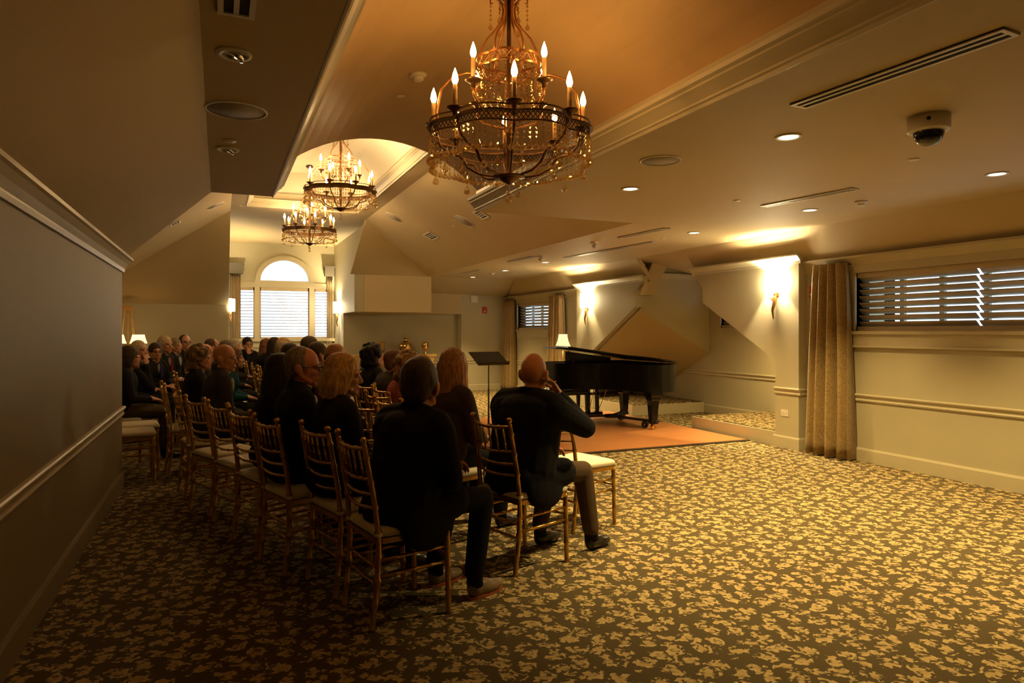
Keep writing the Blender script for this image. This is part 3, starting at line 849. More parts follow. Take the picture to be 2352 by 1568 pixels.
grille(frame((0, 1, 0), (1, 0, 0), (0, 0, -1), at_z(546, -38, ZC)), 'air vent with two slots on the aisle soffit', .5, .13, 2)
def slot(ua, va, ub, vb, label, w=.12, m='white_plastic'):
    a, b = at_z(ua, va, ZC), at_z(ub, vb, ZC)
    d = (b - a); ln = d.length; d.normalize()
    grille(frame(d, Vector((0, 0, -1)).cross(d), Vector((0, 0, -1)), (a + b) / 2), label, ln, w, 2, m=m)
slot(1832, 242, 2325, 68, 'long white slot diffuser running past the dome camera')
slot(1755, 472, 1965, 431, 'slot diffuser near the small smoke detector', .10)
slot(1425, 545, 1532, 523, 'slot diffuser on the flat ceiling by the slope edge', .10)
slot(1300, 591, 1505, 554, 'slot diffuser right before the stage recess', .10)
slot(1172, 600, 1228, 588, 'slot diffuser above the music stand', .10)
slot(1062, 628, 1105, 619, 'slot diffuser at the fire alarm end', .10)
def detector(M, label, r=.055, h=.045):
    t = thing('smoke_detector', label, 'smoke detector', group='smoke detectors', M=M)
    MB().lathe([(.001, 0), (r, 0), (r, h * .3), (r * .85, h * .45), (.001, h * .45)], seg=20).build('base', 'white_plastic', t, True)
    MB().lathe([(r * .62, h * .4), (r * .6, h * .85), (r * .45, h), (.001, h)], seg=20).build('sensor_head', 'white_plastic', t, True)
detector(on_flat(1978, 462), 'small smoke detector next to the shorter slot diffuser')
detector(on_flat(1130, 627), 'smoke detector near the fire alarm end downlights')
def vault_hit(u, v):
    r = ray(u, v)
    rad = (VH * VH + .42 * .42) / (2 * .42); zc = 2.85 + .42 - rad - EYE
    # (X - X0)^2 + (Z - zc)^2 = rad^2
    a = r.x ** 2 + r.z ** 2; b = -2 * (r.x * X0 + r.z * zc); c = X0 ** 2 + zc ** 2 - rad ** 2
    d = (-b + math.sqrt(max(0, b * b - 4 * a * c))) / (2 * a)
    p = r * d
    n = Vector((X0 - p.x, 0, zc - p.z)).normalized()
    y = Vector((0, 1, 0))
    return frame(y.cross(n), y, n, p + Vector((0, 0, EYE)))
detector(vault_hit(960, 170), 'smoke detector on the bronze vault', .062, .05)
def disc(M, label, r=.035):
    tag(MB().lathe([(.001, 0), (r, 0), (r, .004), (r * .9, .008), (.001, .009)], seg=20).build('sprinkler_plate', 'white_plastic', None, True), label, 'sprinkler', 'sprinkler cover plates').matrix_world = M
disc(vault_hit(920, 220), 'sprinkler cover plate on the bronze vault')
disc(on_flat(2099, 365), 'sprinkler cover plate just past the dome camera', .036)
disc(on_flat(1692, 460), 'sprinkler cover plate between the two middle downlights', .03)
disc(on_flat(1522, 547), 'sprinkler cover plate by the recess slot diffuser', .03)
disc(on_flat(527, 323), 'sprinkler cover plate on the aisle soffit', .04)
disc(on_right_slope(1042, 519), 'small sprinkler plate beside the far slope speaker', .03)
def dome_camera(u, v):
    p = at_z(u, v, ZC)
    t = thing('security_camera', 'dome security camera with dark bubble on the flat ceiling', 'camera', p)
    MB().lathe([(.001, 0), (.108, 0), (.108, -.075), (.102, -.084), (.078, -.086), (.001, -.086)], seg=28).build('housing', 'white_plastic', t, True)
    MB().lathe([(.078, -.082), (.077, -.10), (.068, -.128), (.048, -.15), (.02, -.162), (.001, -.164)], seg=24).build('dome', 'dome_black', t, True)
    MB().lathe([(.076, -.080), (.084, -.084), (.084, -.090), (.076, -.088), (.076, -.08)], seg=24).build('bezel', 'white_plastic', t, True)
    q = Vector((-p.x, -p.y, 0)).normalized()
    MB().ell(q * .106 + Vector((0, 0, -.035)), (.011, .011, .011)).build('lens_port', 'dark_slot', t, True)
dome_camera(2133, 268)
# ============================================================ wall fittings
def alarm(M, label):
    t = thing('fire_alarm', label, 'fire alarm', group='red fire alarms', M=M)
    MB().box(-.055, .055, 0, .04, -.075, .075).build('box', 'red_plastic', t)
    MB().box(-.04, .04, .04, .052, -.06, .0).build('pull_bar', 'red_plastic', t)
    MB().box(-.025, .025, .05, .058, -.045, -.02).build('strobe_lens', 'white_plastic', t)
p = at_x(1873, 670, XR)
alarm(frame((0, 1, 0), (-1, 0, 0), (0, 0, 1), p), 'red fire alarm pull beside the drape and sconce pilaster')
p = at_y(1112, 712, 15.7)
alarm(frame((-1, 0, 0), (0, -1, 0), (0, 0, 1), p), 'red fire alarm on the end wall behind the music stand')
p = at_y(1088, 687, 15.7)
tag(MB().box(p.x - .085, p.x + .085, 15.64, 15.7, p.z - .08, p.z + .08).box(p.x - .065, p.x + .065, 15.625, 15.64, p.z - .06, p.z + .06).build('wall_speaker', 'white_plastic'), 'small white square speaker above the red end wall alarm', 'speaker')
p = at_x(1803, 948, XP)
t = thing('wall_outlet', 'duplex power outlet low on the sconce pilaster', 'outlet', p)
MB().box(-.006, 0, -.06, .06, -.04, .04).build('cover_plate', 'white_plastic', t)
for k in (-.028, .028):
    MB().box(-.009, -.005, k - .018, k + .018, -.015, .015).build('socket', 'ivory', t)
    MB().box(-.0095, -.0088, k - .008, k - .005, -.007, .007).box(-.0095, -.0088, k + .005, k + .008, -.007, .007).build('slot', 'dark_slot', t)
# ============================================================ chandeliers
def drop_strand(n, ln, r=.0075, dr=.011, dh=.032):
    """beads on a string ending in a faceted drop, hanging down from z=0"""
    m = MB()
    def octa(z, a, h):
        m.add([(a, 0, z), (0, a, z), (-a, 0, z), (0, -a, z), (0, 0, z + h), (0, 0, z - h)], [(0, 1, 4), (1, 2, 4), (2, 3, 4), (3, 0, 4), (1, 0, 5), (2, 1, 5), (3, 2, 5), (0, 3, 5)])
    bl = max(ln - dh, .01)
    for i in range(n):
        octa(-bl * (i + .5) / n, r, bl / n * .46)
    z = -ln; k = 6
    pr = [(.42, .58), (.86, .40), (1.0, .24), (.72, .08)]
    V = [(0, 0, z + dh)]
    for a, h in pr:
        V += [(dr * a * math.cos(2 * math.pi * i / k), dr * a * math.sin(2 * math.pi * i / k), z + dh * h) for i in range(k)]
    V.append((0, 0, z))
    F = [(0, i + 1, (i + 1) % k + 1) for i in range(k)]
    for q in range(3):
        F += [(q * k + i + 1, (q + 1) * k + i + 1, (q + 1) * k + (i + 1) % k + 1, q * k + (i + 1) % k + 1) for i in range(k)]
    F += [(4 * k + 1, 3 * k + (i + 1) % k + 1, 3 * k + i + 1) for i in range(k)]
    m.add(V, F)
    return m
def ring_r(a, R0=.388, lobe=.042, n=8):
    return R0 + lobe * abs(math.sin(n / 2 * a))
def chandelier(label, loc, rod, detail, rot=0.06):
    t = thing('crystal_chandelier', label, 'chandelier', loc, rot, None)
    sg = 8 if detail else 6
    NP = 96 if detail else 64
    ZR, ZU = .365, .755
    angs = [2 * math.pi * i / NP for i in range(NP)]
    def scallop(z0, z1, R0, lobe, n, th):
        V = []; F = []
        for i, a in enumerate(angs):
            r = ring_r(a, R0, lobe, n)
            for rr, z in ((r, z0), (r + th, z0), (r + th, z1), (r, z1)):
                V.append((rr * math.cos(a), rr * math.sin(a), z))
        for i in range(NP):
            j = (i + 1) % NP
            for k in range(4):
                F.append((i * 4 + k, j * 4 + k, j * 4 + (k + 1) % 4, i * 4 + (k + 1) % 4))
        return MB().add(V, F)
    scallop(ZR, ZR + .008, .375, .042, 8, .035).build('ring', 'bronze', t)
    scallop(ZR + .032, ZR + .038, .388, .042, 8, .008).build('ring', 'bronze', t)
    scallop(ZR - .045, ZR, .392, .042, 8, .004).build('fret_band', 'bronze', t) if not detail else None
    if detail:   # pierced lattice band under the ring
        fb = MB(); n = 120
        for i in range(n):
            for s in (-1, 1):
                a, b = 2 * math.pi * i / n, 2 * math.pi * (i + s * 1.5) / n
                ra, rb = ring_r(a, .392, .042), ring_r(b, .392, .042)
                fb.tube([(ra * math.cos(a), ra * math.sin(a), ZR), (rb * math.cos(b), rb * math.sin(b), ZR - .04)], .0022, 4, False)
        fb.build('fret_band', 'bronze', t, fix=False)
        scallop(ZR - .045, ZR - .038, .390, .042, 8, .006).build('ring', 'bronze', t)
        fb = MB(); n = 48
        for i in range(n):
            for s in (-1, 1):
                a, b = 2 * math.pi * i / n, 2 * math.pi * (i + s * 1.5) / n
                ra, rb = ring_r(a, .150, .022, 6), ring_r(b, .150, .022, 6)
                fb.tube([(ra * math.cos(a), ra * math.sin(a), ZU), (rb * math.cos(b), rb * math.sin(b), ZU - .04)], .0022, 4, False)
        fb.build('fret_band', 'copper', t, fix=False)
    scallop(ZU, ZU + .012, .146, .022, 6, .012).build('ring', 'copper', t)
    scallop(ZU - .05, ZU - .042, .148, .022, 6, .008).build('ring', 'copper', t)
    # centre column, plate and finial
    MB().lathe([(.001, .10), (.03, .115), (.055, .13), (.06, .138), (.02, .145), (.014, .18), (.014, .36), (.022, .38), (.014, .40), (.014, .62), (.02, .64), (.012, .66), (.012, 1.12), (.001, 1.12)], seg=12).build('centre_column', 'bronze', t, True)
    MB().lathe([(.001, .128), (.085, .137), (.09, .145), (.05, .15), (.001, .15)], seg=20).build('bottom_plate', 'bronze', t, True)
    # lower S arms, middle arms, crown stems
    for i in range(8):
        a = 2 * math.pi * i / 8
        c, s = math.cos(a), math.sin(a)
        def rz(r, z): return (r * c, r * s, z)
        MB().tube([rz(.385, ZR), rz(.365, .305), rz(.32, .265), rz(.265, .25), rz(.245, .235), rz(.22, .19), rz(.16, .155), rz(.08, .143)], [.007, .008, .007, .007, .009, .007, .007, .006], sg).build('lower_arm', 'bronze', t, True)
    for i in range(4):
        a = 2 * math.pi * (i + .5) / 4
        c, s = math.cos(a), math.sin(a)
        def rz(r, z): return (r * c, r * s, z)
        MB().tube([rz(.37, ZR), rz(.385, .48), rz(.36, .60), rz(.30, .67), rz(.23, .69), rz(.17, .69)], .0075, sg).build('hoop_arm', 'copper', t, True)
    for i in range(6):
        a = 2 * math.pi * i / 6 + .2
        c, s = math.cos(a), math.sin(a)
        def rz(r, z): return (r * c, r * s, z)
        MB().tube([rz(.15, ZU), rz(.145, .82), rz(.115, .88), rz(.07, .93), rz(.038, .98), rz(.030, 1.03), rz(.042, 1.075), rz(.075, 1.10), rz(.10, 1.09), rz(.098, 1.065), rz(.085, 1.07)], [.006] * 7 + [.006, .005, .005, .004], sg).build('crown_stem', 'copper', t, True)
    # suspension rod
    MB().tube([(0, 0, 1.10), (0, 0, rod)], .006, 6).lathe([(.001, rod - .035), (.03, rod - .03), (.06, rod - .008), (.06, rod), (.001, rod)], seg=18).build('suspension_rod', 'bronze', t, True)
    # candles
    cup = MB().lathe([(.001, -.02), (.012, -.02), (.014, .0), (.030, .010), (.044, .018), (.044, .022), (.02, .018), (.014, .03), (.001, .03)], seg=14).mesh('candle_cup', 'bronze', True)
    slv = MB().lathe([(.001, .02), (.0115, .02), (.0115, .13), (.008, .135), (.001, .135)], seg=10).mesh('candle_sleeve', 'candle_sleeve', True)
    blb = MB().lathe([(.001, .133), (.009, .135), (.0155, .152), (.0160, .162), (.011, .185), (.004, .205), (.001, .214)], seg=8).mesh('bulb', 'bulb' if detail else 'bright_bulb', True)
    spots = [(ring_r(2 * math.pi * i / 8, .40, 0), 2 * math.pi * i / 8, ZR + .03) for i in range(8)]
    ups = [(.255, 2 * math.pi * i / 4 - .07, .575) for i in range(4)]
    for r, a, z in spots + ups:
        p = Vector((r * math.cos(a), r * math.sin(a), z))
        cpo = put('candle', cup, t, p)
        put('candle_sleeve', slv, cpo); put('bulb', blb, cpo)
    for r, a, z in ups:
        c, s = math.cos(a), math.sin(a)
        MB().tube([(.02 * c, .02 * s, .40), (.10 * c, .10 * s, .43), (.2 * c, .2 * s, .47), (.25 * c, .25 * s, .52), (r * c, r * s, z - .015)], [.006, .006, .006, .007, .009], sg).build('candle_arm', 'copper', t, True)
    # crystals
    groups = []
    for i in range(88):
        a = 2 * math.pi * (i + .5) / 88
        groups.append((drop_strand, 0, (ring_r(a, .396, .042), a, ZR - .045)))
    for i in range(30):
        a = 2 * math.pi * i / 30
        groups.append((drop_strand, 1, (ring_r(a, .154, .022, 6), a, ZU - .05)))
    for i in range(20):
        a = 2 * math.pi * i / 20
        groups.append((drop_strand, 2, (.125, a, ZU - .13)))
    for i in range(6):
        a = 2 * math.pi * i / 6 + .2
        groups.append((drop_strand, 3, (.098, a, 1.065)))
    for i in range(16):
        a = 2 * math.pi * (i + .5) / 16
        groups.append((drop_strand, 4, (.40 if i % 2 else .25, a, ZR - .17 if i % 2 else .225)))
    kinds = [(4, .14, .0085, .0165, .052), (5, .13, .009, .0125, .036), (4, .12, .009, .0125, .036), (4, .14, .008, .013, .045), (1, .085, .010, .019, .062)]
    me = [drop_strand(*k).mesh('crystal_strand', 'crystal') for k in kinds]
    fin = MB().ell((0, 0, .022), (.021, .021, .022), None, 10, 7).add(*(lambda q: ([(x, y, z + .12) for x, y, z in q.V], q.F))(drop_strand(1, .075, .01, .017, .05)))
    if detail:
        for f, k, (r, a, z) in groups:
            o = put('crystal_strand', me[k], t, (r * math.cos(a), r * math.sin(a), z), (0, 0, a))
    else:
        mb = MB()
        for f, k, (r, a, z) in groups:
            q = drop_strand(2, *kinds[k][1:])
            ca, sa = math.cos(a), math.sin(a)
            mb.add([(x * ca - y * sa + r * ca, x * sa + y * ca + r * sa, zz + z) for x, y, zz in q.V], q.F)
        tag(mb.build('crystal_strands', 'crystal', t, fix=False), kind='stuff')
    fin.build('finial_drop', 'crystal', t)
    return t
chandelier('large crystal chandelier with amber drops under the bronze vault', (1.42, 3.36, 2.13), 3.245 - 2.13, True, .45)
chandelier('crystal chandelier under the cream tray on the vault side', (1.39, 8.70, 2.84), 4.18 - 2.84, False, .3)
chandelier('crystal chandelier under the cream tray on the arched window side', (1.37, 11.75, 2.76), 4.18 - 2.76, False, .1)

# ============================================================ wood dance floor
t = thing('dance_floor', 'orange wood panel floor laid on the carpet under the piano', 'dance floor', (4.5, 8.8, 0))
MB().box(-1.9, 1.9, -1.72, 1.75, .0, .02).build('wood_panel', 'dance_floor', t)
MB().box(-1.93, 1.93, -1.76, -1.72, 0, .014).box(-1.93, 1.93, 1.75, 1.79, 0, .014).box(-1.93, -1.9, -1.72, 1.75, 0, .014).box(1.9, 1.93, -1.72, 1.75, 0, .014).build('edge_ramp', 'dark_edge', t)

# ============================================================ grand piano (keyboard towards the window end, tail towards the open floor)
FZ = .02
pl = (5.43, 9.72, FZ)
piano = thing('grand_piano', 'black lacquered grand piano with lid raised a little', 'piano', pl)
def bez(p0, p1, p2, p3, n):
    return [tuple((1 - t) ** 3 * a + 3 * (1 - t) ** 2 * t * b + 3 * (1 - t) * t * t * c + t ** 3 * d for a, b, c, d in zip(p0, p1, p2, p3)) for t in [i / n for i in range(n + 1)]]
out = [(-.74, 0), (-.74, -.40)] + bez((-.74, -.40), (-.72, -.85), (-.05, -.75), (.02, -1.25), 22)[1:] + bez((.02, -1.25), (.05, -1.52), (.15, -1.66), (.38, -1.66), 14)[1:] + bez((.38, -1.66), (.60, -1.66), (.74, -1.55), (.74, -1.25), 12)[1:] + [(.74, 0)]
def inset(poly, d):
    n = len(poly); res = []
    for i in range(n):
        p, q, r = Vector(poly[i - 1]), Vector(poly[i]), Vector(poly[(i + 1) % n])
        a = (q - p).normalized(); b = (r - q).normalized()
        nn = (Vector((-a.y, a.x)) + Vector((-b.y, b.x)))
        nn = nn.normalized() if nn.length > 1e-6 else Vector((-a.y, a.x))
        res.append(tuple(q + nn * d))
    return res
inn = inset(out, .035)
n = len(out)
V = [(x, y, .56) for x, y in out] + [(x, y, .95) for x, y in out] + [(x, y, .95) for x, y in inn] + [(x, y, .80) for x, y in inn]
F = [(i, (i + 1) % n, (i + 1) % n + n, i + n) for i in range(n)] + [(i + n, (i + 1) % n + n, (i + 1) % n + 2 * n, i + 2 * n) for i in range(n)] + [(i + 2 * n, (i + 1) % n + 2 * n, (i + 1) % n + 3 * n, i + 3 * n) for i in range(n)] + [tuple(range(n))[::-1]]
MB().add(V, F).build('rim', 'lacquer', piano)
MB().prism([(x, y) for x, y in inn], 'xy', .78, .80).build('soundboard', 'brass', piano)
MB().box(-.74, .74, 0, .26, .56, .64).build('keybed', 'lacquer', piano)
MB().prism([(0, .56), (.24, .56), (.26, .66), (.22, .70), (.10, .74), (.0, .86)], 'yz', -.74, -.66).build('key_cheek', 'lacquer', piano)
MB().prism([(0, .56), (.24, .56), (.26, .66), (.22, .70), (.10, .74), (.0, .86)], 'yz', .66, .74).build('key_cheek', 'lacquer', piano)
MB().box(-.66, .66, .02, .04, .64, .82).build('fallboard', 'lacquer', piano)
kb = MB()
for i in range(52):
    kb.box(-.615 + i * .0236, -.615 + i * .0236 + .0225, .05, .2, .66, .675)
tag(kb.build('white_keys', 'ivory', piano), kind='stuff')
kb = MB()
for i in range(51):
    if i % 7 not in (1, 4): kb.box(-.598 + i * .0236, -.598 + i * .0236 + .011, .05, .145, .675, .686)
tag(kb.build('black_keys', 'black_satin', piano), kind='stuff')
# music desk
MB().add([(-.55, -.41, .90), (.25, -.41, .90), (.25, -.41, 1.012), (-.55, -.41, 1.120), (-.55, -.39, .90), (.25, -.39, .90), (.25, -.39, 1.012), (-.55, -.39, 1.120)], [(0, 1, 2, 3), (7, 6, 5, 4), (0, 4, 5, 1), (1, 5, 6, 2), (2, 6, 7, 3), (3, 7, 4, 0)]).box(-.55, .25, -.39, -.34, .90, .915).build('music_desk', 'lacquer', piano)
# lid, hinged on the bass side (+x)
lidM = Matrix.Translation((.74, 0, .955)) @ Matrix.Rotation(R(8.0), 4, 'Y') @ Matrix.Translation((-.74, 0, -.955))
lo_ = [(x, y) for x, y in inset(out, -.015)]
main = [(-.755, -.42)] + [q for q in lo_ if q[1] < -.42] + [(.755, -.42)]
main.sort(key=lambda q: 0) if False else None
md = MB().prism(main, 'xy', .957, .978); md.V = [tuple(lidM @ Vector(v)) for v in md.V]
lid = md.build('lid', 'lacquer', piano)
fo = MB().prism([(-.755, -.42), (-.74, -.82), (.755, -.82), (.755, -.42)], 'xy', .980, 1.000); fo.V = [tuple(lidM @ Vector(v)) for v in fo.V]
fo.build('front_flap', 'lacquer', piano)
fx = MB().prism([(-.755, -.02), (-.755, -.42), (.755, -.42), (.755, -.02)], 'xy', .957, .976); fx.V = [tuple(lidM @ Vector(v)) for v in fx.V]
fx.build('lid_front', 'lacquer', piano)
MB().tube([(-.58, -.62, .93), (-.60, -.60, 1.13)], .008, 6).build('prop_stick', 'lacquer', piano)
for x, y in ((-.45, -1.0 + .58), (.73, -.5), (.73, -1.1)):
    MB().tube([(x + .012, y - .04, .962), (x + .012, y + .04, .962)], .009, 8).build('hinge', 'brass', piano)
def leg(x, y):
    g = MB()
    prof = [(.10, .56), (.10, .50), (.075, .47), (.075, .44), (.062, .42), (.045, .14), (.052, .12), (.052, .085)]
    for (a, z0), (b, z1) in zip(prof[:-1], prof[1:]):
        g.add([(x - a, y - a, z0), (x + a, y - a, z0), (x + a, y + a, z0), (x - a, y + a, z0), (x - b, y - b, z1), (x + b, y - b, z1), (x + b, y + b, z1), (x - b, y + b, z1)], [(0, 1, 2, 3), (7, 6, 5, 4), (0, 4, 5, 1), (1, 5, 6, 2), (2, 6, 7, 3), (3, 7, 4, 0)])
    o = g.build('leg', 'lacquer', piano)
    c = MB().lathe([(.001, -.014), (.035, -.014), (.038, 0), (.035, .014), (.001, .014)], (x, y, .038), 16, Matrix.Rotation(R(90), 3, 'X')).box(x - .012, x + .012, y - .03, y + .03, .05, .09)
    c.build('caster', 'brass', o, True)
leg(.60, -.25); leg(-.60, -.25); leg(.36, -1.40)
ly = thing('pedal_lyre', None, None, (0, -.28, 0)); ly.parent = piano
MB().box(-.10, -.06, -.03, .03, .14, .56).box(.06, .10, -.03, .03, .14, .56).box(-.15, .15, -.06, .06, .07, .15).box(-.13, .13, -.03, .03, .42, .46).build('lyre_frame', 'lacquer', ly)
for k in (-.06, 0, .06):
    MB().box(k - .012, k + .012, .05, .16, .085, .10).build('pedal', 'brass', ly)
for s in (-1, 1):
    MB().tube([(s * .08, -.03, .16), (s * .12, -.25, .55)], .005, 6).build('brace_rod', 'brass', ly)
# truck that carries the legs
dol = thing('piano_dolly', 'low black spider dolly with wheels under the piano legs', 'dolly', (5.43 + .13, 9.72 - .62, FZ))
for lx_, ly_ in ((.47, .37), (-.73, .37), (.23, -.78)):
    a = math.atan2(ly_, lx_); ln = math.hypot(lx_, ly_)
    M = Matrix.Rotation(a, 4, 'Z')
    MB().box(0, ln + .09, -.035, .035, .105, .135, M).build('arm', 'black_metal', dol)
    c = M @ Vector((ln - .15, .0, .055))
    w = MB().lathe([(.02, -.02), (.05, -.02), (.055, 0), (.05, .02), (.02, .02), (.02, -.02)], c, 18, Matrix.Rotation(R(90), 3, 'X')).box(c.x - .02, c.x + .02, c.y - .03, c.y + .03, .07, .106)
    w.build('wheel', 'black_metal', dol, True)
MB().lathe([(.001, .10), (.11, .10), (.11, .14), (.001, .14)], seg=20).build('hub', 'black_metal', dol)
# bench
bn = thing('piano_bench', 'black tufted piano bench tucked behind the keyboard', 'bench', (5.32, 10.22, FZ))
MB().box(-.40, .40, -.18, .18, .36, .42).build('seat_frame', 'lacquer', bn)
cu = MB()
for i in range(6):
    for j in range(3):
        cu.ell((-.335 + i * .134, -.115 + j * .115, .445), (.075, .065, .045), None, 10, 6)
cu.build('tufted_cushion', 'black_leather', bn, True)
for x in (-.36, .36):
    for y in (-.15, .15):
        MB().add([(x - .028, y - .028, .36), (x + .028, y - .028, .36), (x + .028, y + .028, .36), (x - .028, y + .028, .36), (x - .018, y - .018, 0), (x + .018, y - .018, 0), (x + .018, y + .018, 0), (x - .018, y + .018, 0)], [(0, 1, 2, 3), (7, 6, 5, 4), (0, 4, 5, 1), (1, 5, 6, 2), (2, 6, 7, 3), (3, 7, 4, 0)]).build('leg', 'lacquer', bn)

# ============================================================ floor lamp by the piano
p = at_d(1293, 800, 11.9)
lp = thing('floor_lamp', 'brass floor lamp with glowing white bell shade by the piano', 'lamp', (p.x, p.y, 0.02))
MB().lathe([(.001, 0), (.14, 0), (.14, .012), (.05, .03), (.015, .05), (.001, .05)], seg=24).build('base', 'brass', lp, True)
MB().tube([(0, 0, .04), (0, 0, 1.16)], .011, 10).lathe([(.001, .52), (.018, .53), (.026, .55), (.018, .57), (.001, .58)], seg=12).build('pole', 'brass', lp, True)
MB().lathe([(.15, 1.13), (.125, 1.18), (.098, 1.25), (.082, 1.32), (.076, 1.375), (.073, 1.375), (.079, 1.32), (.095, 1.25), (.122, 1.18), (.147, 1.13), (.15, 1.13)], seg=26).build('lamp_shade', 'shade_glow', lp, True)
MB().ell((0, 0, 1.23), (.025, .025, .035)).build('bulb', 'bulb', lp, True)
# ============================================================ music stand
ms = thing('music_stand', 'black music stand with tilted desk by the windows', 'music stand', (3.55, 9.15, 0), R(0))
c = Matrix.Translation((0, 0, 1.06)) @ Matrix.Rotation(R(8), 4, 'Z') @ Matrix.Rotation(R(30), 4, 'X')
MB().box(-.25, .25, -.17, .17, -.004, .004, c).box(-.25, .25, -.18, -.17, -.004, .05, c).build('desk', 'black_metal', ms)
MB().tube([(0, 0, .32), (0, .0, 1.06)], .009, 8).build('upper_tube', 'black_metal', ms, True)
MB().tube([(0, 0, .05), (0, 0, .62)], .014, 8).build('lower_tube', 'black_metal', ms, True)
for i in range(3):
    a = R(90 + 120 * i)
    MB().tube([(0, 0, .12), (.14 * math.cos(a), .14 * math.sin(a), .08), (.27 * math.cos(a), .27 * math.sin(a), .012)], .009, 6).build('leg', 'black_metal', ms, True)
# ============================================================ console table and its vases
ct = thing('console_table', 'gold wood console table along the niche wall', 'table', (3.72, 15.62, 0))
MB().box(-.95, .95, -.22, .22, .86, .91).build('table_top', 'console_wood', ct)
MB().box(-.90, .90, -.19, .19, .76, .86).build('apron', 'console_wood', ct)
for x in (-.86, .86):
    for y in (-.16, .16):
        MB().lathe([(.03, .76), (.035, .70), (.02, .66), (.028, .40), (.018, .08), (.026, .04), (.02, 0), (.001, 0)], (x, y, 0), 10).build('leg', 'console_wood', ct, True)
def on_table(u):
    return at_y(u, 800, 15.58).x
v = thing('glass_hurricane', 'glass candle holder with gold candle on the console', 'candle holder', (on_table(875), 15.6, .91))
MB().lathe([(.001, 0), (.05, 0), (.055, .01), (.05, .03), (.085, .06), (.09, .14), (.085, .25), (.095, .30), (.092, .30), (.082, .25), (.086, .14), (.08, .065), (.001, .04)], seg=20).build('glass_bowl', 'hurricane_glass', v, True)
MB().lathe([(.001, .05), (.06, .05), (.06, .2), (.001, .2)], seg=16).build('candle', 'mercury_gold', v, True)
v = thing('ginger_jar', 'large round gold mercury glass jar with lid on the console', 'jar', (on_table(932), 15.6, .91))
MB().lathe([(.001, 0), (.075, 0), (.08, .015), (.10, .05), (.145, .12), (.158, .18), (.145, .24), (.09, .285), (.06, .30), (.055, .32), (.001, .32)], seg=24).build('body', 'mercury_gold', v, True)
MB().lathe([(.066, .318), (.068, .33), (.05, .365), (.02, .385), (.012, .395), (.02, .41), (.014, .43), (.001, .435)], seg=18).build('lid', 'mercury_gold', v, True)
v = thing('goblet_vase', 'small gold footed vase beside the large jar', 'vase', (on_table(977), 15.6, .91))
MB().lathe([(.001, 0), (.055, 0), (.05, .012), (.02, .04), (.018, .07), (.035, .09)], seg=18).build('foot', 'mercury_gold', v, True)
MB().lathe([(.03, .085), (.075, .12), (.092, .18), (.085, .24), (.06, .285), (.056, .285), (.08, .24), (.086, .18), (.07, .125), (.001, .10)], seg=20).build('bowl', 'mercury_gold', v, True)
# ============================================================ lamp corner by the end wall
tb = thing('side_table', 'dark side table under the glowing lamps in the end corner', 'table', (-1.62, 15.1, 0))
MB().box(-.45, .45, -.22, .22, .84, .88).build('table_top', 'console_wood', tb)
for x in (-.4, .4):
    for y in (-.17, .17):
        MB().box(x - .02, x + .02, y - .02, y + .02, 0, .84).build('leg', 'console_wood', tb)
def table_lamp(x, y, z, label):
    o = thing('table_lamp', label, 'lamp', (x, y, z))
    MB().lathe([(.001, 0), (.06, 0), (.06, .012), (.02, .025), (.03, .07), (.045, .12), (.03, .17), (.012, .2), (.012, .30), (.001, .30)], seg=16).build('base', 'brass', o, True)
    MB().lathe([(.155, .33), (.13, .40), (.105, .50), (.102, .50), (.127, .40), (.152, .33), (.155, .33)], seg=22).build('lamp_shade', 'far_shade_glow', o, True)
    MB().ell((0, 0, .38), (.02, .02, .03)).build('bulb', 'bulb', o, True)
p = at_y(318, 773, 15.1)
table_lamp(p.x, 15.1, .88, 'glowing table lamp with tapered shade in the end corner')
p = at_y(278, 773, 15.1)
table_lamp(p.x - .06, 15.1, .88, 'glowing table lamp half hidden by the aisle wall end')
p = at_y(293, 690, 15.45)
ea = thing('easel', 'tall gold easel leaning at the end wall behind the lamps', 'easel', (p.x, 15.45, 0))
MB().tube([(-.05, 0, 1.92), (-.22, -.1, 0)], .022, 6).build('leg', 'console_wood', ea)
MB().tube([(.05, 0, 1.92), (.26, -.1, 0)], .022, 6).build('leg', 'console_wood', ea)
MB().tube([(0, .02, 1.9), (.0, .25, 0)], .02, 6).build('leg', 'console_wood', ea)
MB().box(-.09, .09, -.03, .03, 1.86, 1.96).build('head_block', 'console_wood', ea)
MB().box(-.2, .24, -.12, -.06, .9, .94).build('ledge', 'console_wood', ea)
# ============================================================ gold bamboo banquet chairs
def bamboo(p0, p1, r, nodes, seg=8, n=14):
    """turned pole with ring nodes at the given fractions"""
    p0, p1 = Vector(p0), Vector(p1)
    fr = sorted(set([0, 1] + [min(1, max(0, q + e)) for q in nodes for e in (-.022, -.010, 0, .010, .022)]))
    rr = []
    for f in fr:
        d = min([abs(f - q) for q in nodes] or [1])
        rr.append(r * (1.38 if d < .004 else (1.22 if d < .014 else 1.0)))
    return MB().tube([p0.lerp(p1, f) for f in fr], rr, seg)
def poly_bamboo(pts, r, seg=8, every=.12):
    m = MB()
    pts = [Vector(p) for p in pts]
    P_ = []; Rr = []
    acc = 0; nxt = every
    for a, b in zip(pts[:-1], pts[1:]):
        ln = (b - a).length; k = max(2, int(ln / .012))
        for i in range(k):
            s = acc + ln * i / k
            d = abs((s + every / 2) % every - every / 2)
            P_.append(a.lerp(b, i / k)); Rr.append(r * (1.4 if d < .0065 else 1.0))
        acc += ln
    P_.append(pts[-1]); Rr.append(r)
    # thin out straight, same-radius runs
    keep = [0] + [i for i in range(1, len(P_) - 1) if Rr[i] != Rr[i - 1] or Rr[i] != Rr[i + 1] or i % 8 == 0] + [len(P_) - 1]
    return m.tube([P_[i] for i in keep], [Rr[i] for i in keep], seg)
CH = {}
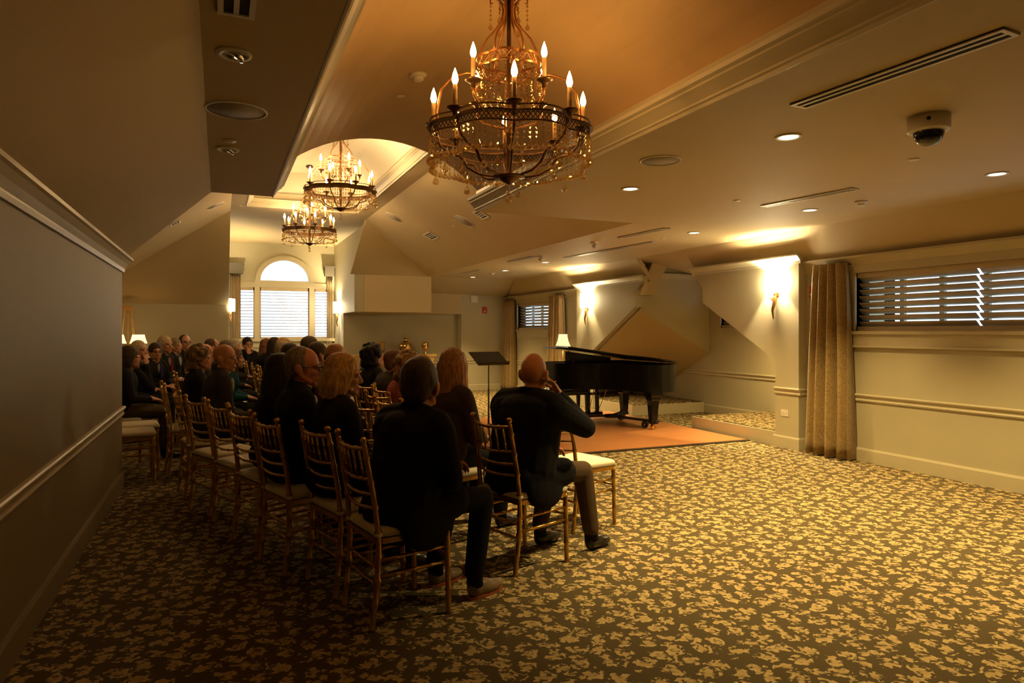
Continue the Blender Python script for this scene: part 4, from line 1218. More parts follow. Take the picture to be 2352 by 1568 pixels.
def chair_meshes():
    w, d = .19, .185
    for s, k in ((-1, 'r'), (1, 'l')):
        post = poly_bamboo([(-d - .035, s * (w - .004), 0), (-d - .008, s * w, .22), (-d, s * w, .44), (-d - .02, s * (w - .004), .62), (-d - .07, s * (w - .012), .90)], .0145, 9)
        post.lathe([(.001, -.012), (.016, -.010), (.011, 0), (.012, .004), (.0185, .014), (.018, .024), (.010, .034), (.001, .036)], (-d - .073, s * (w - .012), .905), 10)
        CH['post' + k] = post.mesh('leg', 'gold_wood', True)
        CH['front' + k] = poly_bamboo([(d + .01, s * (w + .01), 0), (d, s * (w + .008), .43)], .0145, 9).mesh('leg', 'gold_wood', True)
        sd = []
        for z in (.335, .255):
            sd.append(bamboo((-d - .005, s * w, z), (d + .004, s * (w + .009), z + .012), .009, [.25, .5, .75], 7))
        CH['side0' + k] = sd[0].mesh('stretcher', 'gold_wood', True)
        CH['side1' + k] = sd[1].mesh('stretcher', 'gold_wood', True)
    def back(z):
        # x of the back plane at height z
        return -d - (0 if z < .44 else (.02 * (z - .44) / .18 if z < .62 else .02 + .05 * (z - .62) / .28))
    def rail(z, r, bow=.022, name='back_rail'):
        pts = []
        for i in range(9):
            f = i / 8
            pts.append((back(z) - bow * math.sin(math.pi * f), -w + .004 + (2 * w - .008) * f, z - .012 * math.sin(math.pi * f)))
        return poly_bamboo(pts, r, 7, .095).mesh(name, 'gold_wood', True)
    CH['rail0'] = rail(.885, .0105, name='top_rail')
    for i, z in enumerate((.735, .66, .592)):
        CH['rail%d' % (i + 1)] = rail(z, .0085)
    for i in range(5):
        f = (i + 1) / 6
        y = -w + 2 * w * f; b = -.022 * math.sin(math.pi * f); dz = -.012 * math.sin(math.pi * f)
        CH['sp%d' % i] = bamboo((back(.735) + b, y, .735 + dz), (back(.885) + b, y * .97, .885 + dz), .0062, [.33, .66], 7).mesh('spindle', 'gold_wood', True)
    CH['front_s'] = bamboo((d, -w, .30), (d, w, .30), .009, [.2, .4, .6, .8], 7).mesh('stretcher', 'gold_wood', True)
    CH['rear_s'] = bamboo((-d - .006, -w, .30), (-d - .006, w, .30), .009, [.2, .4, .6, .8], 7).mesh('stretcher', 'gold_wood', True)
    CH['rear_s2'] = bamboo((-d - .012, -w, .22), (-d - .012, w, .22), .009, [.2, .4, .6, .8], 7).mesh('stretcher', 'gold_wood', True)
    def rr(hx0, hx1, hy0, hy1, z0, z1, rad=.03):
        pts = []
        for cx, cy, a0 in ((hx1 - rad, hy1 - rad, 0), (hx0 + rad, hy0 - rad, 90), (hx0 + rad, -hy0 + rad, 180), (hx1 - rad, -hy1 + rad, 270)):
            for k in range(4):
                a = R(a0 + 30 * k); pts.append((cx + rad * math.cos(a), cy + rad * math.sin(a)))
        return pts
    fr = rr(-d - .012, d + .02, w + .008, w + .022, 0, 0)
    CH['seat'] = MB().prism(fr, 'xy', .415, .442).mesh('seat_frame', 'gold_wood')
    cu = MB(); lay = []
    for k, (z, g) in enumerate(((.443, -.004), (.452, .004), (.468, .006), (.482, -.002), (.490, -.03), (.494, -.09))):
        q = rr(-d - .008 - g, d + .022 + g, w + .004 + g, w + .022 + g, 0, 0, .045)
        lay.append([(x, y, z) for x, y in q])
    n = len(lay[0]); V = sum(lay, []); F = [tuple(range(n))[::-1], tuple((len(lay) - 1) * n + i for i in range(n))]
    for j in range(len(lay) - 1):
        F += [(j * n + i, j * n + (i + 1) % n, (j + 1) * n + (i + 1) % n, (j + 1) * n + i) for i in range(n)]
    CH['cushion'] = cu.add(V, F).mesh('cushion', 'cushion', True)
    for s, k in ((-1, 'r'), (1, 'l')):
        CH['tie' + k] = MB().lathe([(.017, -.010), (.021, -.006), (.021, .006), (.017, .010)], (-d - .003, s * w, .462), 10).box(-d, -d + .03, s * w - .004, s * w + .004, .455, .469).mesh('cushion_tie', 'cushion', True)
chair_meshes()
NAMES = {'post': 'rear_leg', 'fron': 'front_leg'}
def part_name(k):
    if k in ('front_s', 'rear_s', 'rear_s2') or k.startswith('side'): return 'stretcher'
    if k.startswith('post'): return 'back_post'
    if k.startswith('front'): return 'front_leg'
    if k.startswith('sp'): return 'spindle'
    if k == 'rail0': return 'top_rail'
    if k.startswith('rail'): return 'back_rail'
    return {'seat': 'seat_frame', 'cushion': 'cushion', 'tier': 'cushion_tie', 'tiel': 'cushion_tie'}[k]
def chair(x, y, deg, label, group='gold banquet chairs'):
    t = thing('banquet_chair', label, 'chair', (x, y, 0), R(deg), group)
    for k, me in CH.items():
        o = bpy.data.objects.new(part_name(k), me); COL.objects.link(o); o.parent = t
    return t
def from_foot(x, y, deg):
    """chair centre from its rear foot on the camera side"""
    a = R(deg); lx, ly = .20, .186
    return x + lx * math.cos(a) - ly * math.sin(a), y + lx * math.sin(a) + ly * math.cos(a)
# ============================================================ seated audience
JOBS = []          # (name, MB, voxel, smooth, material, parent)
CM = {}
def cloth(col, rough=.85, key='cloth'):
    k = (key, col)
    if k not in CM:
        nm = '%s_%d' % (key, len(CM))
        if key == 'skin':
            mat(nm, col, .48, var=.10, vscale=14, bump=.06, bscale=160)
        elif key == 'hair':
            mat(nm, col, .55, spec=.25, var=.45, vscale=26, bump=.5, bscale=60, stretch=(3, 3, .5))
        elif key == 'shoe':
            mat(nm, col, .3, var=.1)
        else:
            mat(nm, col, .9, spec=.15, var=.12, vscale=9, bump=.45, bscale=13)
        CM[k] = nm
    return CM[k]
SKIN = (.50, .23, .125)
mat('eye_white', (.42, .37, .32), .25)
mat('iris_dark', (.04, .025, .015), .15)
mat('glasses_dark', (.015, .012, .012), .25)
mat('lip', (.36, .12, .085), .4)
PEL = Vector((0, 0, .575))
def RY(d): return Matrix.Rotation(R(d), 3, 'Y')
def RZ(d): return Matrix.Rotation(R(d), 3, 'Z')
def add_hand(m, w, d, n, thumb, curl=25, big=1.0, fr=.0085):
    """wrist w, finger direction d, palm normal n, thumb side +1/-1 along d x n"""
    d = Vector(d).normalized(); n = Vector(n); n = (n - d * n.dot(d)).normalized(); s = d.cross(n)
    w = Vector(w)
    M = Matrix((d, s, n)).transposed()
    m.ell(w + d * .045 * big, (.052 * big, .040 * big, .017 * big), M, 12, 8)
    m.cap(w - d * .02, .026, w + d * .02, .024)
    for i, ln in enumerate((.072, .082, .077, .060)):
        off = (1.5 - i) * .0195 * thumb * big
        p = w + d * .083 * big + s * off
        q = d + s * off * 1.4; q.normalize()
        ax = q.cross(n)
        for k, f in enumerate((.45, .32, .23)):
            Mr = Matrix.Rotation(R(curl * (k + .6)), 3, ax)
            e = p + (Mr @ q) * ln * f * big
            m.cap(p, fr * (1.12 - .1 * k), e, fr * (1.02 - .12 * k), 8); p = e
    p = w + d * .022 * big + s * .034 * thumb * big
    q = (d * .62 + s * .72 * thumb + n * .30).normalized()
    e = p + q * .042 * big; m.cap(p, fr * 1.55, e, fr * 1.2, 8)
    q2 = (d * .85 + s * .30 * thumb + n * .35).normalized(); m.cap(e, fr * 1.2, e + q2 * .032 * big, fr * .95, 8)
def head_prims(m, H, M, big=1.0, near=False):
    def e(c, r): m.ell(H + M @ (Vector(c) * big), [x * big for x in r], M, 18 if near else 12, 12 if near else 8)
    def cp(a, ra, b, rb): m.cap(H + M @ (Vector(a) * big), ra * big, H + M @ (Vector(b) * big), rb * big, 10)
    e((-.014, 0, .032), (.098, .077, .094))
    e((.030, 0, -.030), (.062, .064, .075))
    e((.026, 0, -.066), (.062, .053, .046))
    e((.070, 0, -.096), (.024, .026, .020))
    for s in (-1, 1):
        e((.060, s * .036, -.022), (.028, .024, .022))      # cheek
        e((.078, s * .030, .022), (.018, .026, .009))       # brow
        e((-.006, s * .080, -.012), (.022, .014, .034))     # ear
        e((-.016, s * .090, -.002), (.019, .009, .030))
        cp((.045, s * .045, -.075), .018, (.0, s * .056, -.045), .018)
    cp((.090, 0, .010), .009, (.108, 0, -.026), .0125)
    e((.104, 0, -.032), (.013, .018, .009))
    e((.088, 0, -.060), (.011, .023, .006)); e((.086, 0, -.071), (.011, .020, .007))
def hair_prims(m, H, M, style, big=1.0, seed=1):
    rnd = random.Random(seed)
    def e(c, r): m.ell(H + M @ (Vector(c) * big), [x * big for x in r], M, 16, 10)
    def cp(a, ra, b, rb): m.cap(H + M @ (Vector(a) * big), ra * big, H + M @ (Vector(b) * big), rb * big, 8)
    if style in ('short', 'bob', 'long', 'curly', 'fringe'):
        e((-.024, 0, .044), (.104, .087, .098))
        e((-.060, 0, -.010), (.056, .074, .075))
        for s in (-1, 1):
            e((-.020, s * .070, .020), (.055, .020, .045)); e((.012, s * .071, .018), (.018, .012, .035))
    if style == 'balding':
        e((-.062, 0, -.012), (.060, .074, .055))
        for s in (-1, 1):
            e((-.030, s * .070, .0), (.055, .018, .040)); e((.008, s * .072, .004), (.022, .010, .030))
    if style == 'receding':
        e((-.036, 0, .040), (.096, .086, .094)); e((-.060, 0, -.012), (.056, .074, .070))
        for s in (-1, 1):
            e((-.022, s * .070, .012), (.055, .019, .045)); e((.010, s * .072, .004), (.018, .010, .030))
    if style in ('bob', 'long'):
        dn = -.125 if style == 'bob' else -.235
        e((-.02, 0, .052), (.108, .094, .098))
        for i in range(26):
            a = R(68 + (292 - 68) * i / 25)
            x, y = math.cos(a), math.sin(a)
            k = 1 + rnd.uniform(-.06, .06)
            b1 = (-.02 + .092 * x * k, .088 * y * k, .03)
            b2 = (-.028 + .102 * x * k, .100 * y * k, (.03 + dn) * .5)
            fl = 1.0 if style == 'bob' else 1.12
            b3 = (-.026 + .098 * x * k * fl, .096 * y * k * fl, dn + rnd.uniform(-.02, .02))
            cp(b1, .020, b2, .019); cp(b2, .019, b3, .010 + rnd.uniform(0, .005))
        for s in (-1, 1):      # side sweep beside the face
            for q in range(4):
                cp((.045 - q * .012, s * (.050 + q * .004), .098 - q * .006), .018, (.050 - q * .018, s * (.080 + .003 * q), .02), .014)
                cp((.050 - q * .018, s * (.080 + .003 * q), .02), .014, (.028 - q * .018, s * .086, dn * (.65 + .1 * q)), .009)
    if style == 'curly':
        for i in range(70):
            v = Vector((rnd.gauss(-.25, .6), rnd.gauss(0, .7), rnd.gauss(.2, .6))).normalized()
            if v.x > .45 and v.z < .55: continue
            p = Vector((-.022 + .112 * v.x, .098 * v.y, .03 + .112 * v.z))
            e(p, [rnd.uniform(.022, .034)] * 3)
        for i in range(16):
            a = R(90 + 180 * i / 15)
            e((-.03 + .10 * math.cos(a), .095 * math.sin(a), -.06 + rnd.uniform(-.03, .02)), [rnd.uniform(.024, .034)] * 3)
PEOPLE = 0
def person(label, pos, face, lean=6, yaw=0, pitch=0, tilt=0, dz=0, wf=1.0, skin=SKIN, hair='short', hcol=(.06, .035, .02), top=(.012, .012, .014), topn='jacket',
           legs=(.012, .012, .014), shoe=(.012, .01, .01), sole=None, arms=('lap', 'lap'), near=False, glasses=False, collar=None, tie=None, feet=None, hem=0, twist=0, headbig=1.0, bulk=0, face_vis=False, hair_name='hair', extras=None):
    global PEOPLE
    PEOPLE += 1
    t = thing('person', label, 'person', (pos[0], pos[1], 0), R(face), 'seated audience')
    vx = .0062 if near else .0105
    fr = .0088 if near else .0115
    Lt = 1 + dz / .5
    def T(h, x=0, y=0):
        return PEL + RY(lean) @ (RZ(twist * h / .5) @ Vector((x, y * wf, h * Lt)))
    H = T(.485, .012) + RZ(twist) @ Vector((.022, 0, .122))
    Mh = RZ(twist + yaw) @ RY(pitch) @ Matrix.Rotation(R(tilt), 3, 'X')
    # pose of arms and feet
    A = {}
    for s, key in ((1, arms[0]), (-1, arms[1])):
        sh = T(.388, 0, s * (.198 + bulk * .6))
        if key == 'lap':
            E = PEL + Vector((.05 + .30 * math.sin(R(lean)), s * .265 * wf, .13)); Wr = PEL + Vector((.285, s * .085, .105)); hd, hn = (.8, -s * .55, -.15), (0, -s * .2, -1)
        elif key == 'clasp':
            E = PEL + Vector((.06 + .30 * math.sin(R(lean)), s * .25 * wf, .12)); Wr = PEL + Vector((.30, s * .055, .13)); hd, hn = (.75, -s * .65, .0), (-.2, -s * .6, -.7)
        elif key == 'chin':
            E = PEL + Vector((.26, s * .15, .14)); Wr = H + Mh @ Vector((.115, s * .03, -.175)); hd, hn = Mh @ Vector((-.15, -s * .2, .95)), Mh @ Vector((-1, 0, .1))
        elif key == 'cheek':
            E = PEL + Vector((.25, s * .30, .27)); Wr = PEL + Vector((.21, s * .120, .470)); hd, hn = (-.50, -s * .16, .84), (-.75, -s * .45, -.3)
        elif key == 'out':
            E = PEL + Vector((.12, s * .36, .26)); Wr = PEL + Vector((.20, s * .60, .30)); hd, hn = (.5, s * .7, -.35), (.2, 0, -1)
        else:
            E, Wr, hd, hn = [Vector(q) for q in key]; E = PEL + E; Wr = PEL + Wr
        A[s] = (sh, E, Wr, hd, hn)
    G = {}
    for s in (1, -1):
        ft = (feet or {}).get(s, (.42, s * .13))
        hip = PEL + Vector((.01, s * .088, -.015))
        kn = Vector((.43 if ft[0] > .3 else .40, s * .135, .525))
        an = Vector((ft[0], ft[1], .095))
        G[s] = (hip, kn, an)
    # ---- body: one continuous skin surface
    m = MB()
    def E_(c, r): m.ell(c, r, None, 14, 9)
    E_(PEL, (.12, .155 * wf, .10)); m.ell(T(.17), (.105, .14 * wf, .14)); m.ell(T(.32), (.105, .155 * wf, .16))
    m.cap(T(.42), .066, T(.52, .018), .061 if wf > .95 else .048)
    for s in (1, -1):
        sh, E, Wr, hd, hn = A[s]
        m.cap(T(.45, 0, s * .04), .045, T(.41, 0, s * .16), .045)
        m.cap(sh, .05, E, .038); m.cap(E, .038, Wr, .025)
        add_hand(m, Wr, hd, hn, 1 if (Vector(hd).cross(Vector(hn))).dot(Vector((0, -s, .15))) > 0 else -1, 28, 1.05, fr)
        hip, kn, an = G[s]
        m.cap(hip, .075, kn, .052); m.cap(kn, .05, an, .036)
        m.cap(an + Vector((0, 0, -.045)), .032, an + Vector((.12, 0, -.062)), .022)
    head_prims(m, H, Mh, headbig, near)
    JOBS.append(('body', m, vx, 2, cloth(skin, key='skin'), t))
    # ---- garment on the upper body
    m = MB(); i = .018 + bulk
    m.ell(PEL + Vector((-.012, 0, .015)), (.132 + i, .168 * wf + i, .115), None, 16, 10)
    m.ell(T(.17), (.115 + i, .15 * wf + i, .15), None, 16, 10); m.ell(T(.32), (.112 + i, .165 * wf + i, .165), None, 16, 10)
    m.ell(T(.40, -.01), (.09 + i, .16 * wf + i, .085), None, 16, 10)
    m.cap(T(.355, -.015, -.13 - bulk * .4), .102 + bulk * .5, T(.355, -.015, .13 + bulk * .4), .102 + bulk * .5)
    for s in (1, -1):
        sh, E, Wr, hd, hn = A[s]
        m.cap(T(.472, -.010, s * .035), .056, T(.415, -.004, s * (.18 + bulk * .55)), .070 + bulk * .4)
        m.cap(T(.34, -.005, s * .105), .105 + bulk * .8, PEL + Vector((-.012, s * .10 * wf, .02)), .108 + bulk * .8)
        m.cap(sh, .070 + bulk * .5, E, .058 + bulk * .2); m.cap(E, .057 + bulk * .2, Wr + (E - Wr).normalized() * .025, .040)
    if hem:
        m.ell(PEL + Vector((-.045, 0, -.03)), (.135 + bulk, .185 + bulk, .08 + hem))
        for s in (-1, 1):
            m.cap(PEL + Vector((-.05, s * .13, -.045)), .10, PEL + Vector((.20, s * .15, -.02)), .095)
            m.ell(PEL + Vector((.01, s * .19, -.085)), (.17, .045, .10 + hem * .4))
    if collar is not None or topn in ('jacket', 'coat'):
        for k in range(10):
            a = R(60 + 240 * k / 9); b = R(60 + 240 * (k + 1) / 9)
            if k < 9:
                m.cap(T(.474 + .035 * (1 - math.cos(a)) / 2, .008 + .068 * math.cos(a), .074 * math.sin(a)), .017, T(.474 + .035 * (1 - math.cos(b)) / 2, .008 + .068 * math.cos(b), .074 * math.sin(b)), .017, 8)
    JOBS.append((topn, m, .0085 if near else .013, 4, cloth(top), t))
    # ---- trousers
    m = MB()
    m.ell(PEL + Vector((0, 0, -.01)), (.135, .168 * wf, .10), None, 14, 9)
    for s in (1, -1):
        hip, kn, an = G[s]
        m.cap(hip, .09, kn, .066); m.cap(kn, .068, an + Vector((0, 0, .045)), .056)
    JOBS.append(('trousers', m, .0095 if near else .014, 3, cloth(legs), t))
    for s in (1, -1):
        an = G[s][2]
        m = MB()
        m.cap(an + Vector((0, 0, -.03)), .044, an + Vector((0, 0, -.048)), .044); m.ell(an + Vector((.10, 0, -.058)), (.105, .047, .034)); m.ell(an + Vector((.04, 0, -.045)), (.09, .043, .045))
        JOBS.append(('shoe', m, .008 if near else .012, 2, cloth(shoe, key='shoe'), t))
        MB().tube([an + Vector((0, 0, .09)), an + Vector((0, 0, .03)), an + Vector((.005, 0, -.03))], [.046, .045, .045], 12).build('sock', cloth((.01, .01, .011)), t, True)
        if sole:
            q = MB().prism([(an.x - .05 + .26 * (.5 - .5 * math.cos(math.pi * k / 8)), an.y + .042 * math.sin(math.pi * min(1, (k + .6) / 8.6))) for k in range(9)] + [(an.x - .05 + .26 * (.5 - .5 * math.cos(math.pi * k / 8)), an.y - .042 * math.sin(math.pi * min(1, (k + .6) / 8.6))) for k in range(8, -1, -1)], 'xy', 0.0, .016)
            q.build('sole', cloth(sole, key='shoe'), t)
    # ---- hair, collar, glasses, eyes
    if hair != 'none':
        m = MB(); hair_prims(m, H, Mh, hair, headbig * 1.0, PEOPLE)
        JOBS.append(('hair', m, .0060 if near else .009, 2 if hair in ('bob', 'long') else 3, cloth(hcol, key='hair'), t))
    if collar:
        m = MB()
        for k in range(14):
            a, b = R(40 + 280 * k / 14), R(40 + 280 * (k + 1) / 14)
            m.cap(T(.487 + .012 * (1 - math.cos(a)), .016 + .062 * math.cos(a), .064 * math.sin(a)), .012, T(.487 + .012 * (1 - math.cos(b)), .016 + .062 * math.cos(b), .064 * math.sin(b)), .012, 6)
        if topn == 'jacket':
            m.ell(T(.36, .105), (.03, .042, .09), RY(lean))
        JOBS.append(('shirt', m, .008, 1, cloth(collar), t))
    if tie:
        m = MB().cap(T(.44, .118), .016, T(.26, .150), .026, 8)
        JOBS.append(('tie', m, .008, 1, cloth(tie), t))
    if glasses:
        m = MB()
        def hp(x, y, z): return H + Mh @ (Vector((x, y, z)) * headbig)
        for s in (-1, 1):
            m.tube([hp(.106 - .01 * abs(math.cos(R(a))), s * .032 + .021 * math.cos(R(a)), .002 + .015 * math.sin(R(a))) for a in range(0, 361, 30)], .0020 if near else .0024, 5, False)
            m.tube([hp(.098, s * .058, .010), hp(.04, s * .080, .010), hp(-.012, s * .092, .008), hp(-.028, s * .090, -.012)], .0020 if near else .0022, 5)
        m.tube([hp(.106, -.011, .008), hp(.112, 0, .010), hp(.106, .011, .008)], .002, 5)
        m.build('glasses', 'glasses_dark', t, True)
    if face_vis:
        for s in (-1, 1):
            c = H + Mh @ (Vector((.0775, s * .030, .003)) * headbig)
            q = MB().ell(c, (.0125, .0125, .0095), None, 10, 8).build('eye', 'eye_white', t, True)
            MB().ell(H + Mh @ (Vector((.0875, s * .030, .003)) * headbig), (.0035, .0060, .0062), Mh, 8, 6).build('iris', 'iris_dark', q, True)
            MB().tube([H + Mh @ (Vector((.094, s * .012, .028)) * headbig), H + Mh @ (Vector((.098, s * .030, .033)) * headbig), H + Mh @ (Vector((.082, s * .052, .027)) * headbig)], [.0035, .0045, .002], 6).build('eyebrow', cloth(hcol if hair != 'none' else (.12, .08, .05), key='hair'), t, True)
        MB().ell(H + Mh @ (Vector((.0935, 0, -.0655)) * headbig), (.0075, .021, .0055), Mh).build('lips', 'lip', t, True)
    if extras: extras(t, T, H, Mh, A)
    return t
def seat_at(u, d, face, lean=6):
    """seat point under a head seen at column u, d metres along the view axis"""
    p = at_d(u, 760, d); a = R(face); o = .50 * math.sin(R(lean)) + .035
    return (p.x - o * math.cos(a), p.y - o * math.sin(a))
def sit(label, short, u, d, vtop, face, lean=6, chairs=True, pos=None, cpos=None, cface=None, **k):
    pos = pos or seat_at(u, d, face, lean)
    if vtop:
        z = EYE - (vtop - HV) / FPX * d
        k['dz'] = max(-.06, min(.07, z - 1.30))
    t = person(label, pos, face, lean, **k)
    if chairs:
        c = cpos or pos; f = face if cface is None else cface
        chair(c[0] - .02 * math.cos(R(f)), c[1] - .02 * math.sin(R(f)), f, 'gold bamboo chair seating the ' + short)
    return t
BLK, NAVY, CHAR = (.010, .010, .011), (.010, .011, .017), (.022, .020, .018)
# ---- back row beside the aisle (chairs placed by their feet on the carpet)
ROW = [(.694, 3.30, 11), (.59, 3.777, 16), (.3675, 4.245, 18), (.237, 4.78, 20), (.107, 5.31, 22), (-.056, 5.82, 24)]
RC = [from_foot(*q) for q in ROW]
def glassesman_extra(t, T, H, Mh, A): pass
def earring(t, T, H, Mh, A):
    for s in (-1, 1):
        MB().ell(H + Mh @ Vector((.004, s * .092, -.052)), (.0065, .0065, .0065), None, 10, 7).build('earring', 'ivory', t, True)
def ring_extra(t, T, H, Mh, A):
    sh, E, Wr, hd, hn = A[-1]
    d = Vector(hd).normalized()
    MB().lathe([(.0105, -.002), (.012, 0), (.0105, .002), (.0095, 0), (.0105, -.002)], Wr + d * .10 + Vector((.012, -.012, 0)), 12).build('ring', 'brass', t, True)
c = RC[0]
person('man with brown grey hair in a long black coat and tan shoes, seen from behind', (c[0] + .03, c[1] - .02), 22, 9, yaw=32, pitch=4, dz=-.02, hair='short', hcol=(.06, .034, .02), top=BLK, topn='coat', legs=BLK, shoe=(.20, .145, .095), sole=(.36, .10, .04), near=True, feet={-1: (.36, -.15), 1: (.32, .14)}, hem=.12, bulk=.034, collar=None, headbig=1.14, arms=('clasp', 'clasp'))
chair(c[0], c[1], 11, 'gold bamboo chair seating the man with tan shoes')
c = RC[1]
person('blonde woman with bobbed hair and pearl earring in black, turned in profile', (c[0] - .12, c[1] + .10), 12, 4, yaw=-26, pitch=3, dz=.0, wf=.88, hair='bob', hcol=(.55, .33, .13), top=BLK, topn='sweater', legs=BLK, near=True, face_vis=True, skin=(.55, .26, .15), extras=earring, headbig=.98)
chair(c[0], c[1], 16, 'gold bamboo chair seating the blonde woman in profile')
c = RC[2]
person('man with grey hair and glasses in a dark suit laughing towards the blonde woman', (c[0] - .09, c[1] + .11), 8, 7, yaw=-30, pitch=5, dz=.035, hair='receding', hcol=(.20, .16, .115), top=BLK, legs=BLK, near=True, glasses=True, face_vis=True, collar=(.5, .46, .4), skin=(.52, .20, .12), headbig=1.06)
chair(c[0], c[1], 18, 'gold bamboo chair seating the man with grey hair and glasses')
c = RC[3]
person('woman with long dark hair in black next to the man with glasses', (c[0] - .02, c[1] + .06), 15, 5, yaw=-5, dz=-.03, wf=.88, hair='long', hcol=(.012, .008, .006), top=BLK, topn='sweater', legs=BLK)
chair(c[0], c[1], 20, 'gold bamboo chair seating the woman with long dark hair')
chair(RC[4][0], RC[4][1], 22, 'empty gold bamboo chair of the back row next to the long dark haired woman')
chair(RC[5][0], RC[5][1], 24, 'empty gold bamboo chair of the back row before the bald man in grey')
# ---- second row
c2 = from_foot(1.624, 3.71, 17)
person('bald man in a navy blazer and brown trousers holding his glasses', (c2[0] + .0, c2[1] - .01), 22, 8, yaw=22, pitch=6, tilt=0, dz=.0, hair='none', top=NAVY, legs=(.085, .055, .032), shoe=(.010, .009, .009), near=True, glasses=True, collar=(.5, .48, .45), skin=(.64, .27, .135), bulk=.05, hem=.09, arms=('lap', 'cheek'), feet={-1: (.47, -.17), 1: (.30, .13)}, headbig=1.04, extras=ring_extra)
chair(c2[0], c2[1], 17, 'gold bamboo chair seating the bald man in navy')
sit('woman with long wavy auburn hair in a grey brown cardigan', 'woman with auburn hair', 1042, 4.9, 806, 22, 5, yaw=25, wf=.9, hair='long', hcol=(.34, .165, .06), top=(.06, .042, .034), topn='cardigan', near=True, headbig=1.0)
p = at_d(861, 930, 4.89)
c3 = from_foot(p.x + .06, p.y, 26)
chair(c3[0], c3[1], 26, 'empty gold bamboo chair of the second row past the auburn haired woman')
# ---- third row with the pale seat
p = at_z(1408, 1203, 0)
chair(p.x - .19 * math.cos(R(15)) - .19 * math.sin(R(15)), p.y + .19 * math.cos(R(15)) - .19 * math.sin(R(15)), 15, 'empty gold bamboo chair with a brightly lit white cushion by the dance floor')
sit('person with short blond hair seen over the man with tan shoes', 'short blond haired person', 975, 5.6, 819, 22, wf=.9, hair='short', hcol=(.36, .20, .08), top=(.30, .07, .055), topn='sweater')
sit('person with sandy hair in a coral top past the man with tan shoes', 'sandy haired person', 944, 6.12, 822, 22, wf=.9, hair='curly', hcol=(.34, .19, .085), top=(.40, .10, .08), topn='sweater')
sit('person with short brown hair in a grey top facing the stage', 'short brown haired person in grey', 909, 7.15, 806, 20, hair='short', hcol=(.17, .085, .04), top=(.055, .05, .046), topn='sweater', yaw=-20, face_vis=True)
sit('woman with full curly black hair in a dark striped top', 'woman with curly black hair', 862, 7.9, 795, 14, wf=.95, hair='curly', hcol=(.008, .006, .005), top=(.018, .018, .024), topn='blouse', headbig=1.12)
p = at_z(899, 889, .93); c = from_foot(p.x + .07, p.y, 20); chair(c[0], c[1], 20, 'empty gold bamboo chair of the third row before the grey clad person')
# ---- middle block towards the window
sit('balding man with ruddy head next to the bay cheek wall', 'ruddy balding man', 773, 6.4, 788, 12, hair='balding', hcol=(.10, .06, .035), top=(.06, .012, .010), topn='sweater')
sit('man with thick dark brown hair beyond the man with glasses', 'thick dark haired man', 733, 7.6, 789, 12, hair='short', hcol=(.05, .026, .014), top=BLK, headbig=1.05)
sit('tall man with grey streaked dark hair towards the arched window', 'tall grey streaked man', 714, 8.7, 776, 8, hair='short', hcol=(.085, .06, .04), top=BLK, headbig=1.1)
sit('person with black bobbed hair in the middle block', 'black bobbed person', 671, 8.2, 792, 10, wf=.9, hair='bob', hcol=(.02, .014, .01), top=BLK, topn='sweater')
sit('person with light grey hair in the middle block', 'light grey haired person', 653, 9.4, 785, 6, hair='short', hcol=(.30, .23, .16), top=CHAR, topn='sweater')
sit('woman with pale blonde hair in the middle block', 'pale blonde woman', 654, 10.3, 778, 2, wf=.9, hair='bob', hcol=(.50, .33, .17), top=CHAR, topn='sweater')
sit('woman with long dark hair in navy under the arched window', 'dark haired woman in navy', 633, 11.2, 777, -4, wf=.9, hair='long', hcol=(.03, .018, .012), top=(.02, .024, .06), topn='blouse', yaw=20)
sit('woman with long chestnut hair under the arched window', 'chestnut haired woman', 614, 12.0, 780, 4, wf=.9, hair='long', hcol=(.15, .065, .03), top=BLK, topn='blouse', yaw=-25)
sit('man with dark rimmed glasses in black resting his chin on his hand', 'man with dark rimmed glasses', 569, 13.0, 776, -62, 8, yaw=-12, glasses=True, hair='short', hcol=(.02, .013, .01), top=BLK, topn='shirt', arms=('out', 'chin'), face_vis=True, headbig=1.08)
sit('person with short white hair beside the window drape', 'short white haired person', 539, 11.6, 779, -5, wf=.92, hair='short', hcol=(.42, .35, .27), top=CHAR, topn='sweater')
sit('man with dark grey hair behind the bald man in grey', 'dark grey haired man', 524, 9.7, 783, 5, hair='short', hcol=(.11, .08, .055), top=CHAR)
sit('man with dark hair thinning on top in the aisle block', 'thinning dark haired man', 490, 10.2, 778, 4, hair='receding', hcol=(.07, .04, .022), top=CHAR)
sit('bald man with reddish head behind the curly haired woman', 'reddish bald man', 474, 8.8, 790, 8, hair='balding', hcol=(.14, .07, .04), top=CHAR)
sit('bald man in a charcoal grey suit with white collar in profile', 'bald man in charcoal suit', 517, 6.25, 791, 10, 10, yaw=-34, pitch=4, hair='none', top=(.040, .036, .029), collar=(.55, .50, .42), skin=(.54, .24, .12), near=True, face_vis=True, headbig=1.03)
sit('woman with teal top sitting beyond the bald man in grey', 'woman in teal', 541, 7.9, 797, -5, 14, wf=.88, hair='long', hcol=(.16, .07, .035), top=(.008, .07, .10), topn='blouse')
sit('woman with short wavy brown hair in black by the aisle', 'wavy brown haired woman', 464, 7.1, 798, 8, wf=.92, hair='curly', hcol=(.17, .095, .045), top=BLK, topn='sweater', yaw=-15)
